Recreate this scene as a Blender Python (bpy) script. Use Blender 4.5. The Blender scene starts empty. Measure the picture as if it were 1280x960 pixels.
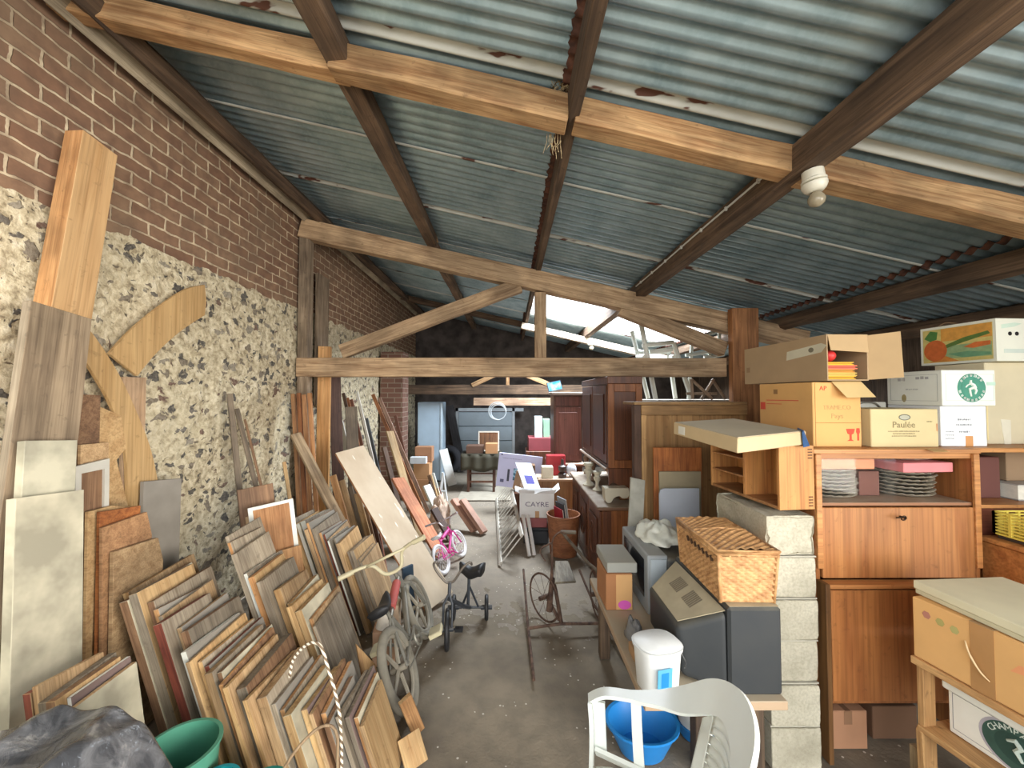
import bpy, bmesh, math, random
from mathutils import Vector, Matrix, noise
R = random.Random(7)
SC = bpy.context.scene
COL = SC.collection
PI = math.pi
V = Vector
# ------------------------------------------------------------------ camera
F = 485.0
PITCH = math.atan(14 / F); YAW = math.atan(3 / F); CAMZ = 1.6
_f = V((math.sin(YAW) * math.cos(PITCH), math.cos(YAW) * math.cos(PITCH), math.sin(PITCH)))
_r = V((math.cos(YAW), -math.sin(YAW), 0)); _u = _r.cross(_f)
CP = V((0, 0, CAMZ))
def ray(u, v): return _f + _r * ((u - 640) / F) + _u * ((480 - v) / F)
def W(u, v, d):
    k = ray(u, v); return CP + k * (d / k.y)
def G(u, v, z=0.0):
    k = ray(u, v); return CP + k * ((z - CAMZ) / k.z)
def WX(u, v, x):
    k = ray(u, v); return CP + k * (x / k.x)
cam = bpy.data.cameras.new('camera'); cam.lens = 36 * F / 1280; cam.sensor_width = 36
camo = bpy.data.objects.new('camera', cam); COL.objects.link(camo)
camo.location = CP; camo.rotation_euler = (PI / 2 + PITCH, 0, -YAW)
cam.clip_start = 0.02
SC.camera = camo
# ------------------------------------------------------------------ materials
def lin(c):
    return tuple((x / 255 / 12.92 if x / 255 <= .04045 else ((x / 255 + .055) / 1.055) ** 2.4) for x in c) + (1,)
class NT:
    def __init__(s, name):
        s.m = bpy.data.materials.new(name); s.m.use_nodes = True
        s.t = s.m.node_tree; s.n = s.t.nodes; s.b = s.n['Principled BSDF']
    def N(s, t, **k):
        n = s.n.new(t)
        for a, b in k.items():
            if a[0] == 'i' and a[1:].isdigit(): n.inputs[int(a[1:])].default_value = b
            else: setattr(n, a, b)
        return n
    def L(s, a, b): s.t.links.new(a, b)
    def ramp(s, src, stops, interp='LINEAR'):
        r = s.N('ShaderNodeValToRGB'); e = r.color_ramp; e.interpolation = interp
        while len(e.elements) < len(stops): e.elements.new(.5)
        for el, (p, c) in zip(e.elements, stops): el.position = p; el.color = c
        s.L(src, r.inputs[0]); return r.outputs[0]
    def mix(s, fac, a, b, mode='MIX'):
        m = s.N('ShaderNodeMix', data_type='RGBA', blend_type=mode)
        for inp, x in ((m.inputs[0], fac), (m.inputs[6], a), (m.inputs[7], b)):
            if hasattr(x, 'links'): s.L(x, inp)
            else: inp.default_value = x
        return m.outputs[2]
    def math(s, op, a, b=0.0, c=None):
        m = s.N('ShaderNodeMath', operation=op)
        for i, x in enumerate((a, b) if c is None else (a, b, c)):
            if hasattr(x, 'links'): s.L(x, m.inputs[i])
            else: m.inputs[i].default_value = x
        return m.outputs[0]
    def coords(s, scale=(1, 1, 1), rnd=True, src='Object'):
        tc = s.N('ShaderNodeTexCoord'); mp = s.N('ShaderNodeMapping'); mp.inputs['Scale'].default_value = scale
        s.L(tc.outputs[src], mp.inputs[0])
        if rnd:
            oi = s.N('ShaderNodeObjectInfo'); q = s.math('MULTIPLY', oi.outputs['Random'], 41.0)
            s.L(q, mp.inputs['Location'])
        return mp.outputs[0]
    def noise(s, vec, scale, detail=4, dist=0.0, rough=.55):
        n = s.N('ShaderNodeTexNoise'); n.inputs['Scale'].default_value = scale; n.inputs['Detail'].default_value = detail
        n.inputs['Distortion'].default_value = dist; n.inputs['Roughness'].default_value = rough
        s.L(vec, n.inputs['Vector']); return n.outputs[0]
    def bump(s, h, strength=.3, dist=.01):
        b = s.N('ShaderNodeBump'); b.inputs['Strength'].default_value = strength; b.inputs['Distance'].default_value = dist
        s.L(h, b.inputs['Height']); s.L(b.outputs[0], s.b.inputs['Normal'])
    def set(s, col=None, rough=None, metal=None, **k):
        if col is not None:
            if hasattr(col, 'links'): s.L(col, s.b.inputs['Base Color'])
            else: s.b.inputs['Base Color'].default_value = col
        if rough is not None: s.b.inputs['Roughness'].default_value = rough
        if metal is not None: s.b.inputs['Metallic'].default_value = metal
        return s.m
MC = {}
def wood(c, d, axis=2, rough=.72, sc=1.0, stain=.35, var=.16):
    """c = light tone, d = dark grain tone, grain along local axis"""
    key = ('w', c, d, axis, rough, sc, stain, var)
    if key in MC: return MC[key]
    t = NT('wood'); s = [1, 1, 1]; s[axis] = .07
    v = t.coords(tuple(s)); a = t.noise(v, 34 * sc, 5, .7); lo = t.noise(t.coords((1, 1, 1)), 3.2 * sc, 3)
    col = t.ramp(a, [(.32, lin(d)), (.62, lin(c))])
    k = t.ramp(lo, [(.38, (1 - stain, 1 - stain, 1 - stain, 1)), (.62, (1, 1, 1, 1))])
    col = t.mix(1.0, col, k, 'MULTIPLY')
    s2 = [1, 1, 1]; s2[axis] = .02; fg = t.noise(t.coords(tuple(s2)), 170 * sc, 3, .3)
    col = t.mix(1.0, col, t.ramp(fg, [(.36, (.74, .72, .70, 1)), (.56, (1, 1, 1, 1))]), 'MULTIPLY')
    sp = t.noise(t.coords((1, 1, 1)), 26, 5, .5)
    col = t.mix(t.ramp(sp, [(.62, (0, 0, 0, 1)), (.74, (.45, .45, .45, 1))]), col, lin(tuple(int(x * .6) for x in d)))
    oi = t.N('ShaderNodeObjectInfo'); hs = t.N('ShaderNodeHueSaturation')
    t.L(t.math('MULTIPLY_ADD', oi.outputs['Random'], var * 2, 1 - var), hs.inputs['Value']); t.L(col, hs.inputs['Color'])
    t.bump(a, .25, .004); MC[key] = t.set(hs.outputs[0], rough); return t.m
def plain(c, rough=.6, metal=0.0, var=.1, sc=6, bump=0.0, alpha=None):
    key = ('p', c, rough, metal, var, sc, bump)
    if key in MC: return MC[key]
    t = NT('surface'); v = t.coords(); a = t.noise(v, sc, 4)
    lo = tuple(x * (1 - var) for x in lin(c)[:3]) + (1,); hi = tuple(min(1, x * (1 + var * .6)) for x in lin(c)[:3]) + (1,)
    col = t.ramp(a, [(.35, lo), (.65, hi)])
    if bump: t.bump(t.noise(v, sc * 12, 4), bump, .004)
    MC[key] = t.set(col, rough, metal); return t.m
def dusty(c, dust=(150, 140, 120), amt=.5, rough=.6, metal=0.0):
    """dirt specks and settled dust on upward faces"""
    key = ('d', c, dust, amt, rough, metal)
    if key in MC: return MC[key]
    t = NT('dusty'); v = t.coords(); a = t.noise(v, 7, 5)
    g = t.N('ShaderNodeNewGeometry'); sp = t.N('ShaderNodeSeparateXYZ'); t.L(g.outputs['Normal'], sp.inputs[0])
    up = t.math('MULTIPLY', t.math('MAXIMUM', sp.outputs[2], 0.12), amt)
    k = t.math('MULTIPLY', up, t.ramp(a, [(.3, (.45,) * 3 + (1,)), (.6, (1.2,) * 3 + (1,))]))
    MC[key] = t.set(t.mix(k, lin(c), lin(dust)), rough, metal); return t.m
def rust(c=(96, 72, 58), d=(60, 44, 36)):
    key = ('r', c, d)
    if key in MC: return MC[key]
    t = NT('rusty_iron'); v = t.coords(); a = t.noise(v, 22, 5)
    MC[key] = t.set(t.ramp(a, [(.35, lin(d)), (.65, lin(c))]), .8, .15); return t.m
def glass_mat():
    if 'glass' in MC: return MC['glass']
    t = NT('pane_glass'); o = t.n['Material Output']
    tr = t.N('ShaderNodeBsdfTransparent'); gl = t.N('ShaderNodeBsdfGlossy'); gl.inputs['Roughness'].default_value = .03
    mx = t.N('ShaderNodeMixShader'); mx.inputs[0].default_value = .012
    t.L(tr.outputs[0], mx.inputs[1]); t.L(gl.outputs[0], mx.inputs[2]); t.L(mx.outputs[0], o.inputs[0])
    MC['glass'] = t.m; return t.m
def card(c, var=.07): return plain(c, .85, 0, var, 5, .06)
# ------------------------------------------------------------------ mesh building
def frame(o, x, y, z): return Matrix(((x.x, y.x, z.x, o.x), (x.y, y.y, z.y, o.y), (x.z, y.z, z.z, o.z), (0, 0, 0, 1)))
def rotz(a): return Matrix.Rotation(a, 4, 'Z')
def T(x, y, z): return Matrix.Translation((x, y, z))
WM = {}
class MB:
    def __init__(s): s.v = []; s.f = []; s.m = []
    def add(s, vs, fs, mi=0, M=None):
        b = len(s.v)
        s.v += [(M @ V(p)) if M is not None else V(p) for p in vs]
        s.f += [tuple(b + i for i in f) for f in fs]; s.m += [mi] * len(fs); return s
    def hexa(s, p, mi=0, M=None):
        return s.add(p, [(0, 3, 2, 1), (4, 5, 6, 7), (0, 1, 5, 4), (1, 2, 6, 5), (2, 3, 7, 6), (3, 0, 4, 7)], mi, M)
    def box(s, x0, x1, y0, y1, z0, z1, mi=0, M=None):
        return s.hexa([(x0, y0, z0), (x1, y0, z0), (x1, y1, z0), (x0, y1, z0), (x0, y0, z1), (x1, y0, z1), (x1, y1, z1), (x0, y1, z1)], mi, M)
    def tube(s, pts, r, n=8, closed=False, mi=0, M=None):
        pts = [V(p) for p in pts]; k = len(pts); rs = r if isinstance(r, (list, tuple)) else [r] * k
        vs = []; fs = []; ref = None
        for i, p in enumerate(pts):
            a = pts[(i - 1) % k] if (closed or i) else p; c = pts[(i + 1) % k] if (closed or i < k - 1) else p
            d = (c - a).normalized()
            if ref is None: ref = d.orthogonal().normalized()
            ref = (ref - d * ref.dot(d)); ref = ref.normalized() if ref.length > 1e-6 else d.orthogonal().normalized()
            q = d.cross(ref)
            vs += [p + (ref * math.cos(2 * PI * j / n) + q * math.sin(2 * PI * j / n)) * rs[i] for j in range(n)]
        for i in range(k if closed else k - 1):
            i2 = (i + 1) % k
            fs += [(i * n + j, i * n + (j + 1) % n, i2 * n + (j + 1) % n, i2 * n + j) for j in range(n)]
        if not closed: fs += [tuple(range(n - 1, -1, -1)), tuple(range((k - 1) * n, k * n))]
        return s.add(vs, fs, mi, M)
    def lathe(s, prof, n=24, mi=0, M=None, caps=True):
        vs = []; fs = []; k = len(prof)
        for r, z in prof: vs += [(r * math.cos(2 * PI * j / n), r * math.sin(2 * PI * j / n), z) for j in range(n)]
        for i in range(k - 1): fs += [(i * n + j, i * n + (j + 1) % n, (i + 1) * n + (j + 1) % n, (i + 1) * n + j) for j in range(n)]
        if caps: fs += [tuple(range(n - 1, -1, -1)), tuple(range((k - 1) * n, k * n))]
        return s.add(vs, fs, mi, M)
    def prism(s, poly, h0, h1, mi=0, M=None):
        """poly in local xy, extruded along z"""
        n = len(poly)
        vs = [(a, b, h0) for a, b in poly] + [(a, b, h1) for a, b in poly]
        fs = [tuple(range(n - 1, -1, -1)), tuple(range(n, 2 * n))] + [(i, (i + 1) % n, n + (i + 1) % n, n + i) for i in range(n)]
        return s.add(vs, fs, mi, M)
    def grid(s, fn, nu, nv, mi=0, M=None, th=None):
        vs = [fn(i / nu, j / nv) for i in range(nu + 1) for j in range(nv + 1)]
        fs = [(i * (nv + 1) + j, (i + 1) * (nv + 1) + j, (i + 1) * (nv + 1) + j + 1, i * (nv + 1) + j + 1) for i in range(nu) for j in range(nv)]
        return s.add(vs, fs, mi, M)
    def ribbon(s, pts, ups, w, th, mi=0, M=None):
        """flat band along pts: width direction w_i = along x up, thickness along up"""
        pts = [V(p) for p in pts]; k = len(pts); vs = []; fs = []
        ws = w if isinstance(w, (list, tuple)) else [w] * k
        for i, p in enumerate(pts):
            d = (pts[min(i + 1, k - 1)] - pts[max(i - 1, 0)]).normalized(); up = V(ups[i]).normalized()
            sd = d.cross(up).normalized(); up = sd.cross(d)
            a = sd * ws[i] / 2; b = up * th / 2
            vs += [p - a - b, p + a - b, p + a + b, p - a + b]
        for i in range(k - 1):
            fs += [(i * 4 + j, i * 4 + (j + 1) % 4, (i + 1) * 4 + (j + 1) % 4, (i + 1) * 4 + j) for j in range(4)]
        fs += [(3, 2, 1, 0), tuple((k - 1) * 4 + j for j in range(4))]
        return s.add(vs, fs, mi, M)
    def build(s, name, mats, parent=None, M=None, bevel=0.0, seg=1, smooth=False, label=None, cat=None, group=None, kind=None, sub=0, solid=0.0):
        if not isinstance(mats, (list, tuple)): mats = [mats]
        vs = s.v
        if M is None:
            lo = [min(p[i] for p in vs) for i in range(3)]; hi = [max(p[i] for p in vs) for i in range(3)]
            c = V(((lo[0] + hi[0]) / 2, (lo[1] + hi[1]) / 2, lo[2])); vs = [p - c for p in vs]; M = Matrix.Translation(c)
        me = bpy.data.meshes.new(name); me.from_pydata([tuple(p) for p in vs], [], s.f)
        for m in mats: me.materials.append(m)
        if len(mats) > 1: me.polygons.foreach_set('material_index', s.m)
        bm = bmesh.new(); bm.from_mesh(me)
        bmesh.ops.recalc_face_normals(bm, faces=bm.faces) if not solid else None
        if bevel:
            es = [e for e in bm.edges if len(e.link_faces) == 2 and e.calc_face_angle(0) > .5]
            bmesh.ops.bevel(bm, geom=es, offset=bevel, segments=seg, affect='EDGES', profile=.6, clamp_overlap=True)
        bm.to_mesh(me); bm.free()
        if smooth:
            for p in me.polygons: p.use_smooth = True
            if smooth != 'all':
                try: me.set_sharp_from_angle(angle=.7)
                except Exception: pass
        o = bpy.data.objects.new(name, me); COL.objects.link(o)
        if solid:
            md = o.modifiers.new('thickness', 'SOLIDIFY'); md.thickness = solid; md.offset = 0
        if sub:
            md = o.modifiers.new('smoothing', 'SUBSURF'); md.levels = sub; md.render_levels = sub
        place(o, M, parent); tag(o, label, cat, group, kind); return o
def place(o, M, parent=None):
    WM[o.name] = M.copy()
    if parent is not None:
        o.parent = parent; o.matrix_parent_inverse = Matrix.Identity(4); o.matrix_local = WM[parent.name].inverted() @ M
    else: o.matrix_world = M
def tag(o, label=None, cat=None, group=None, kind=None):
    if label: o['label'] = label
    if cat: o['category'] = cat
    if group: o['group'] = group
    if kind: o['kind'] = kind
    return o
def thing(name, label, cat, loc=(0, 0, 0), M=None, group=None, kind=None):
    o = bpy.data.objects.new(name, None); COL.objects.link(o); o.empty_display_size = .05
    place(o, M if M is not None else Matrix.Translation(V(loc))); return tag(o, label, cat, group, kind)
def dup(root, M, label=None, group=None):
    r = root.copy(); COL.objects.link(r); place(r, M)
    if label: r['label'] = label
    if group: r['group'] = group
    for ch in list(root.children):
        c = ch.copy(); COL.objects.link(c); c.parent = r; WM[c.name] = M @ ch.matrix_local
        for g in list(ch.children):
            d = g.copy(); COL.objects.link(d); d.parent = c
    return r
def text(name, body, size, M, mat, parent, align='CENTER', sx=1.0):
    cu = bpy.data.curves.new(name, 'FONT'); cu.body = body; cu.size = size; cu.extrude = .0006; cu.align_x = align; cu.align_y = 'CENTER'
    cu.resolution_u = 2; cu.materials.append(mat); o = bpy.data.objects.new(name, cu); COL.objects.link(o)
    place(o, M @ Matrix.Diagonal((sx, 1, 1, 1)), parent); FONTS.append(o); return o
FONTS = []
def fonts_to_meshes():
    if not FONTS: return
    bpy.context.view_layer.update(); dg = bpy.context.evaluated_depsgraph_get()
    for o in FONTS:
        nm = o.name; me = bpy.data.meshes.new_from_object(o.evaluated_get(dg)); n = bpy.data.objects.new('t_', me); COL.objects.link(n)
        n.parent = o.parent; n.matrix_parent_inverse = Matrix.Identity(4); n.matrix_local = o.matrix_local.copy()
        if not me.materials: me.materials.append(o.data.materials[0])
        cu = o.data; bpy.data.objects.remove(o); bpy.data.curves.remove(cu); n.name = nm
def plank_frame(B, Tp, face):
    z = (Tp - B).normalized(); y = z.cross(V(face)).normalized(); x = y.cross(z); return frame(B, x, y, z), (Tp - B).length
def plank(name, B, Tp, w, t, face, mats, label, cat='plank', group=None, floor=True, bev=.0015, cut=0.0, kind=None, parent=None, jag=True):
    """a board from B (bottom centre) to Tp (top centre); mats = [face, edge, end]"""
    M, L = plank_frame(V(B), V(Tp), face)
    c = cut * w; j = (lambda a: R.uniform(-a, a)) if jag else (lambda a: 0)
    p = [(-t / 2, -w / 2, 0), (t / 2, -w / 2, 0), (t / 2, w / 2, 0), (-t / 2, w / 2, 0)]
    q = [(-t / 2, -w / 2, L + c), (t / 2, -w / 2, L + c), (t / 2, w / 2, L - c), (-t / 2, w / 2, L - c)]
    b = MB(); b.add(p + q, [(0, 3, 2, 1), (4, 5, 6, 7)], 2 if len(mats) > 2 else (1 if len(mats) > 1 else 0))
    b.f += [(0, 1, 5, 4), (2, 3, 7, 6)]; b.m += [1 if len(mats) > 1 else 0] * 2
    b.f += [(1, 2, 6, 5), (3, 0, 4, 7)]; b.m += [0, 0]
    if floor:
        dz = min((M @ v).z for v in b.v)
        M = Matrix.Translation((0, 0, -dz + .001)) @ M
    return b.build(name, list(mats), parent, M, bevel=bev, label=label, cat=cat, group=group, kind=kind)
def torus_pts(c, r, ax, n=28):
    ax = V(ax).normalized(); a = ax.orthogonal().normalized(); b = ax.cross(a)
    return [V(c) + (a * math.cos(2 * PI * i / n) + b * math.sin(2 * PI * i / n)) * r for i in range(n)]
def smooth_path(pts, n=6):
    pts = [V(p) for p in pts]; out = []
    for i in range(len(pts) - 1):
        p0 = pts[max(i - 1, 0)]; p1 = pts[i]; p2 = pts[i + 1]; p3 = pts[min(i + 2, len(pts) - 1)]
        for k in range(n):
            t = k / n
            out.append(.5 * ((2 * p1) + (p2 - p0) * t + (2 * p0 - 5 * p1 + 4 * p2 - p3) * t * t + (3 * p1 - p0 - 3 * p2 + p3) * t ** 3))
    return out + [pts[-1]]
ORD = ['first', 'second', 'third', 'fourth', 'fifth', 'sixth', 'seventh', 'eighth', 'ninth', 'tenth', 'eleventh', 'twelfth', 'thirteenth', 'fourteenth', 'fifteenth', 'sixteenth', 'seventeenth', 'eighteenth', 'nineteenth', 'twentieth']
def ordn(i):
    if i < 20: return ORD[i]
    if i == 29: return 'thirtieth'
    if i == 39: return 'fortieth'
    return {2: 'twenty', 3: 'thirty', 4: 'forty'}[(i + 1) // 10] + '-' + ORD[(i + 1) % 10 - 1]
def interp(tab, x):
    if x <= tab[0][0]: return tab[0][1]
    for (a, p), (b, q) in zip(tab, tab[1:]):
        if x <= b: return p + (q - p) * (x - a) / (b - a)
    return tab[-1][1]
# ================================================================== SETTING
XL = -2.10; XR = 3.75; YB = 8.7; Y0 = -0.7
def zroof(x): return 3.03 - .23 * x
I4 = Matrix.Identity(4)
# ---- floor: trodden earth and old concrete with scattered chips
t = NT('trodden_floor'); v = t.coords(rnd=False)
a = t.noise(v, .9, 5); b_ = t.noise(v, 9, 5); c_ = t.noise(v, 70, 3)
base = t.ramp(a, [(.35, lin((108, 97, 82))), (.62, lin((142, 130, 111)))])
base = t.mix(t.ramp(b_, [(.4, (0, 0, 0, 1)), (.75, (.55, .55, .55, 1))]), base, lin((92, 84, 74)))
vo = t.N('ShaderNodeTexVoronoi'); vo.inputs['Scale'].default_value = 26; t.L(v, vo.inputs['Vector'])
sx = t.N('ShaderNodeSeparateXYZ'); t.L(v, sx.inputs[0])
chip = t.math('MULTIPLY', t.math('LESS_THAN', vo.outputs['Distance'], .14), t.math('GREATER_THAN', t.noise(v, 2.3, 3), .53))
base = t.mix(chip, base, lin((196, 188, 174)))
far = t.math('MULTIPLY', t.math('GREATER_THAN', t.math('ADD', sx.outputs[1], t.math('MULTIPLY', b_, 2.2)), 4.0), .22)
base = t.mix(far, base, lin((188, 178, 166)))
t.bump(t.math('ADD', t.math('MULTIPLY', b_, .7), t.math('MULTIPLY', c_, .3)), .5, .02)
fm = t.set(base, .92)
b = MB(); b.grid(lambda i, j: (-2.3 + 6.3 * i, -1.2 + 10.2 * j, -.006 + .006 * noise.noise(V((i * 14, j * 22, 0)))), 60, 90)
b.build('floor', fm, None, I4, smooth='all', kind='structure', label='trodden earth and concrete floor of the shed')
b = MB(); b.box(-9, 9, -9, -1.2, -.3, -.004)
b.build('ground_outside', plain((176, 168, 152), .9, 0, .1), None, I4, kind='structure', label='pale yard outside the open front of the shed')
# ---- left wall: brick above, flint rubble in lime mortar below
t = NT('brick_and_flint'); v = t.coords(rnd=False)
sp = t.N('ShaderNodeSeparateXYZ'); t.L(v, sp.inputs[0])
cb = t.N('ShaderNodeCombineXYZ'); t.L(sp.outputs[1], cb.inputs[0]); t.L(sp.outputs[2], cb.inputs[1]); t.L(t.math('MULTIPLY', sp.outputs[0], .6), cb.inputs[2])
def warp(vec, sc, amt):
    n = t.N('ShaderNodeTexNoise'); n.inputs['Scale'].default_value = sc; n.inputs['Detail'].default_value = 3; t.L(vec, n.inputs['Vector'])
    s1 = t.N('ShaderNodeVectorMath', operation='SUBTRACT'); t.L(n.outputs['Color'], s1.inputs[0]); s1.inputs[1].default_value = (.5, .5, .5)
    s2 = t.N('ShaderNodeVectorMath', operation='SCALE'); t.L(s1.outputs[0], s2.inputs[0]); s2.inputs['Scale'].default_value = amt
    s3 = t.N('ShaderNodeVectorMath', operation='ADD'); t.L(vec, s3.inputs[0]); t.L(s2.outputs[0], s3.inputs[1]); return s3.outputs[0]
bv = warp(warp(cb.outputs[0], 5, .03), 26, .014)
br = t.N('ShaderNodeTexBrick'); t.L(bv, br.inputs['Vector'])
br.inputs['Scale'].default_value = 1; br.inputs['Brick Width'].default_value = .215; br.inputs['Row Height'].default_value = .079
br.inputs['Mortar Size'].default_value = .0072; br.inputs['Mortar Smooth'].default_value = .35; br.inputs['Bias'].default_value = -.1
br.inputs['Color1'].default_value = lin((134, 100, 78)); br.inputs['Color2'].default_value = lin((154, 124, 98)); br.inputs['Mortar'].default_value = lin((222, 204, 172))
bn = t.noise(cb.outputs[0], 14, 4); bl = t.noise(cb.outputs[0], 1.7, 4)
bc = t.mix(t.ramp(bn, [(.35, (0, 0, 0, 1)), (.7, (.75, .75, .75, 1))]), br.outputs['Color'], lin((108, 82, 66)))
bc = t.mix(t.ramp(bl, [(.5, (0, 0, 0, 1)), (.72, (.7, .7, .7, 1))]), bc, lin((124, 104, 84)))
fv = warp(warp(cb.outputs[0], 6, .16), 26, .08)
mp = t.N('ShaderNodeMapping'); mp.inputs['Scale'].default_value = (13, 19, 13); t.L(fv, mp.inputs[0])
vo = t.N('ShaderNodeTexVoronoi'); vo.inputs['Scale'].default_value = 1; t.L(mp.outputs[0], vo.inputs['Vector'])
sc_ = t.N('ShaderNodeSeparateColor'); t.L(vo.outputs['Color'], sc_.inputs[0])
size = t.math('MULTIPLY_ADD', sc_.outputs[0], .72, -.09)
stone = t.math('SMOOTH_MIN', t.math('MULTIPLY', t.math('SUBTRACT', size, vo.outputs['Distance']), 12.0), 1.0, .1)
stone = t.math('MAXIMUM', stone, 0.0)
sc2 = t.ramp(sc_.outputs[1], [(0, lin((58, 56, 54))), (.3, lin((100, 94, 86))), (.5, lin((136, 122, 102))), (.72, lin((168, 158, 138))), (.9, lin((120, 82, 64)))], 'CONSTANT')
sc2 = t.mix(.45, sc2, t.ramp(t.noise(cb.outputs[0], 60, 3), [(.3, lin((60, 56, 52))), (.7, lin((160, 152, 138)))]))
mo = t.ramp(t.noise(cb.outputs[0], 22, 6, .4, .65), [(.30, lin((120, 106, 84))), (.44, lin((186, 172, 142))), (.56, lin((214, 202, 172))), (.70, lin((230, 220, 196)))])
mo = t.mix(t.ramp(bl, [(.45, (0, 0, 0, 1)), (.75, (.5, .5, .5, 1))]), mo, lin((184, 172, 142)))
mp2 = t.N('ShaderNodeMapping'); mp2.inputs['Scale'].default_value = (30, 44, 30); t.L(fv, mp2.inputs[0])
vo2 = t.N('ShaderNodeTexVoronoi'); vo2.inputs['Scale'].default_value = 1; t.L(mp2.outputs[0], vo2.inputs['Vector']); s3_ = t.N('ShaderNodeSeparateColor'); t.L(vo2.outputs['Color'], s3_.inputs[0])
low = t.math('MULTIPLY_ADD', sp.outputs[2], -.16, .42)
pit = t.math('MAXIMUM', t.math('MINIMUM', t.math('MULTIPLY', t.math('SUBTRACT', t.math('MULTIPLY_ADD', s3_.outputs[0], .62, -.25), vo2.outputs['Distance']), 9.0), 1.0), 0.0)
mo = t.mix(t.math('MULTIPLY', pit, .85), mo, t.ramp(s3_.outputs[1], [(0, lin((72, 66, 58))), (.5, lin((110, 98, 82))), (1, lin((150, 136, 112)))]))
fc = t.mix(stone, mo, sc2)
edge = t.math('ADD', sp.outputs[2], t.math('MULTIPLY', t.math('SUBTRACT', t.noise(cb.outputs[0], 4, 4), .5), .16))
isb = t.math('SMOOTHSTEP' if False else 'GREATER_THAN', edge, 2.47)
col = t.mix(isb, fc, bc)
hf = t.math('SUBTRACT', t.math('ADD', t.math('MULTIPLY', t.noise(cb.outputs[0], 26, 6), 1.1), t.math('MULTIPLY', stone, .45)), t.math('MULTIPLY', pit, .5))
hb = t.math('MULTIPLY_ADD', br.outputs['Fac'], .75, t.math('MULTIPLY', bn, .25))
hm = t.N('ShaderNodeMix'); t.L(isb, hm.inputs[0]); t.L(hf, hm.inputs[2]); t.L(hb, hm.inputs[3])
t.bump(hm.outputs[0], .7, .02)
wl = t.set(col, .93)
def wallx(y, z):
    k = 1.0 if z < 2.42 else .15
    return XL + k * (.014 * noise.noise(V((y * 9, z * 11, 0))) + .010 * noise.noise(V((y * 24, z * 28, 3)))) - .012
b = MB(); ny, nz = 330, 126
b.grid(lambda i, j: (wallx(Y0 + (YB + .1 - Y0) * i, 3.52 * j), Y0 + (YB + .1 - Y0) * i, 3.52 * j), ny, nz)
b.build('wall_left', wl, None, I4, smooth='all', kind='structure', label='left shed wall, flint rubble below and brick above')
# ---- right wall, back wall, far door
dark_boards = wood((96, 80, 66), (60, 48, 40), 2, .85)
b = MB()
for i in range(32):
    y = -.2 + i * .28; b.box(XR + R.uniform(0, .012), XR + .03, y, y + .272, 0, zroof(XR) - .004)
b.build('wall_right', dark_boards, None, I4, kind='structure', label='dark vertical boards of the right shed wall')
t = NT('back_wall'); v = t.coords(rnd=False); a = t.noise(v, 4, 5)
b = MB(); b.hexa([(XL - .3, YB, 0), (XR, YB, 0), (XR, YB + .12, 0), (XL - .3, YB + .12, 0), (XL - .3, YB, zroof(XL - .3) + .0), (XR, YB, zroof(XR) + .0), (XR, YB + .12, zroof(XR) + .0), (XL - .3, YB + .12, zroof(XL - .3) + .0)])
b.build('wall_back', t.set(t.ramp(a, [(.35, lin((58, 52, 50))), (.65, lin((92, 84, 80)))]), .9), None, I4, kind='structure', label='dark wall at the far end of the shed')
D_ = 8.45
x0, x1 = W(573, 590, D_).x, W(640, 590, D_).x
dr = thing('door_1', 'pale blue-grey sectional door at the far end of the shed', None, ((x0 + x1) / 2, D_, 0), kind='structure')
gp = plain((156, 170, 180), .5, .1, .06)
for k in range(4):
    b = MB(); z0 = k * .31; b.box(x0, x1, D_ - .02, D_ + .03, z0 + .004, z0 + .302); b.build('door_panel', gp, dr, bevel=.006)
b = MB(); b.box(x0 - .06, x0 - .005, D_ - .03, D_ + .06, 0, 1.32); b.box(x1 + .005, x1 + .06, D_ - .03, D_ + .06, 0, 1.32); b.box(x0 - .06, x1 + .25, D_ - .03, D_ + .06, 1.25, 1.32)
b.build('door_frame', plain((176, 184, 190), .5), dr)
# ---- corrugated roof, sheet by sheet
t = NT('galvanised_sheet'); v = t.coords(rnd=True); a = t.noise(v, 5, 5); s_ = t.noise(v, 45, 3)
c = t.ramp(a, [(.3, lin((128, 152, 162))), (.7, lin((170, 190, 198)))])
c = t.mix(t.ramp(s_, [(.45, (0, 0, 0, 1)), (.7, (.35, .35, .35, 1))]), c, lin((172, 194, 204)))
zinc = t.set(c, .36, .62); t.bump(s_, .08, .002)
zrust = rust((104, 66, 50), (58, 36, 30))
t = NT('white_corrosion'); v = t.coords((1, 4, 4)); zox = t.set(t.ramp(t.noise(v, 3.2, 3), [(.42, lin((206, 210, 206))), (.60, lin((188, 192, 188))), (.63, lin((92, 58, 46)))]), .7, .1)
PCH = .076; A_ = .0135
def sheet(x0, x1, y0, y1, dz, nm='ceiling', lab=None, rust0=True, rust1=True):
    n = int(round((y1 - y0) / PCH * 8)); xs = [x0, x0 + .045, x1 - .045, x1]; b = MB(); vs = []; fs = []; ms = []
    for i in range(n + 1):
        y = y0 + (y1 - y0) * i / n
        for x in xs:
            vs.append((x + (R.uniform(-.008, .008) if x in (x0, x1) else 0), y, zroof(x) + dz + A_ * math.sin(2 * PI * y / PCH) - (.004 if i < 5 else 0)))
    for i in range(n):
        for j in range(3):
            fs.append((i * 4 + j, (i + 1) * 4 + j, (i + 1) * 4 + j + 1, i * 4 + j + 1))
            m = 0
            if (j == 0 and rust0) or (j == 2 and rust1): m = 1
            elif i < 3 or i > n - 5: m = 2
            ms.append(m)
    b.v = [V(p) for p in vs]; b.f = fs; b.m = ms
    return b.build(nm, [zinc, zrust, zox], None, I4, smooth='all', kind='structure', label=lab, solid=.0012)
ys = [-.8 + .8 * k for k in range(13)]
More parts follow.
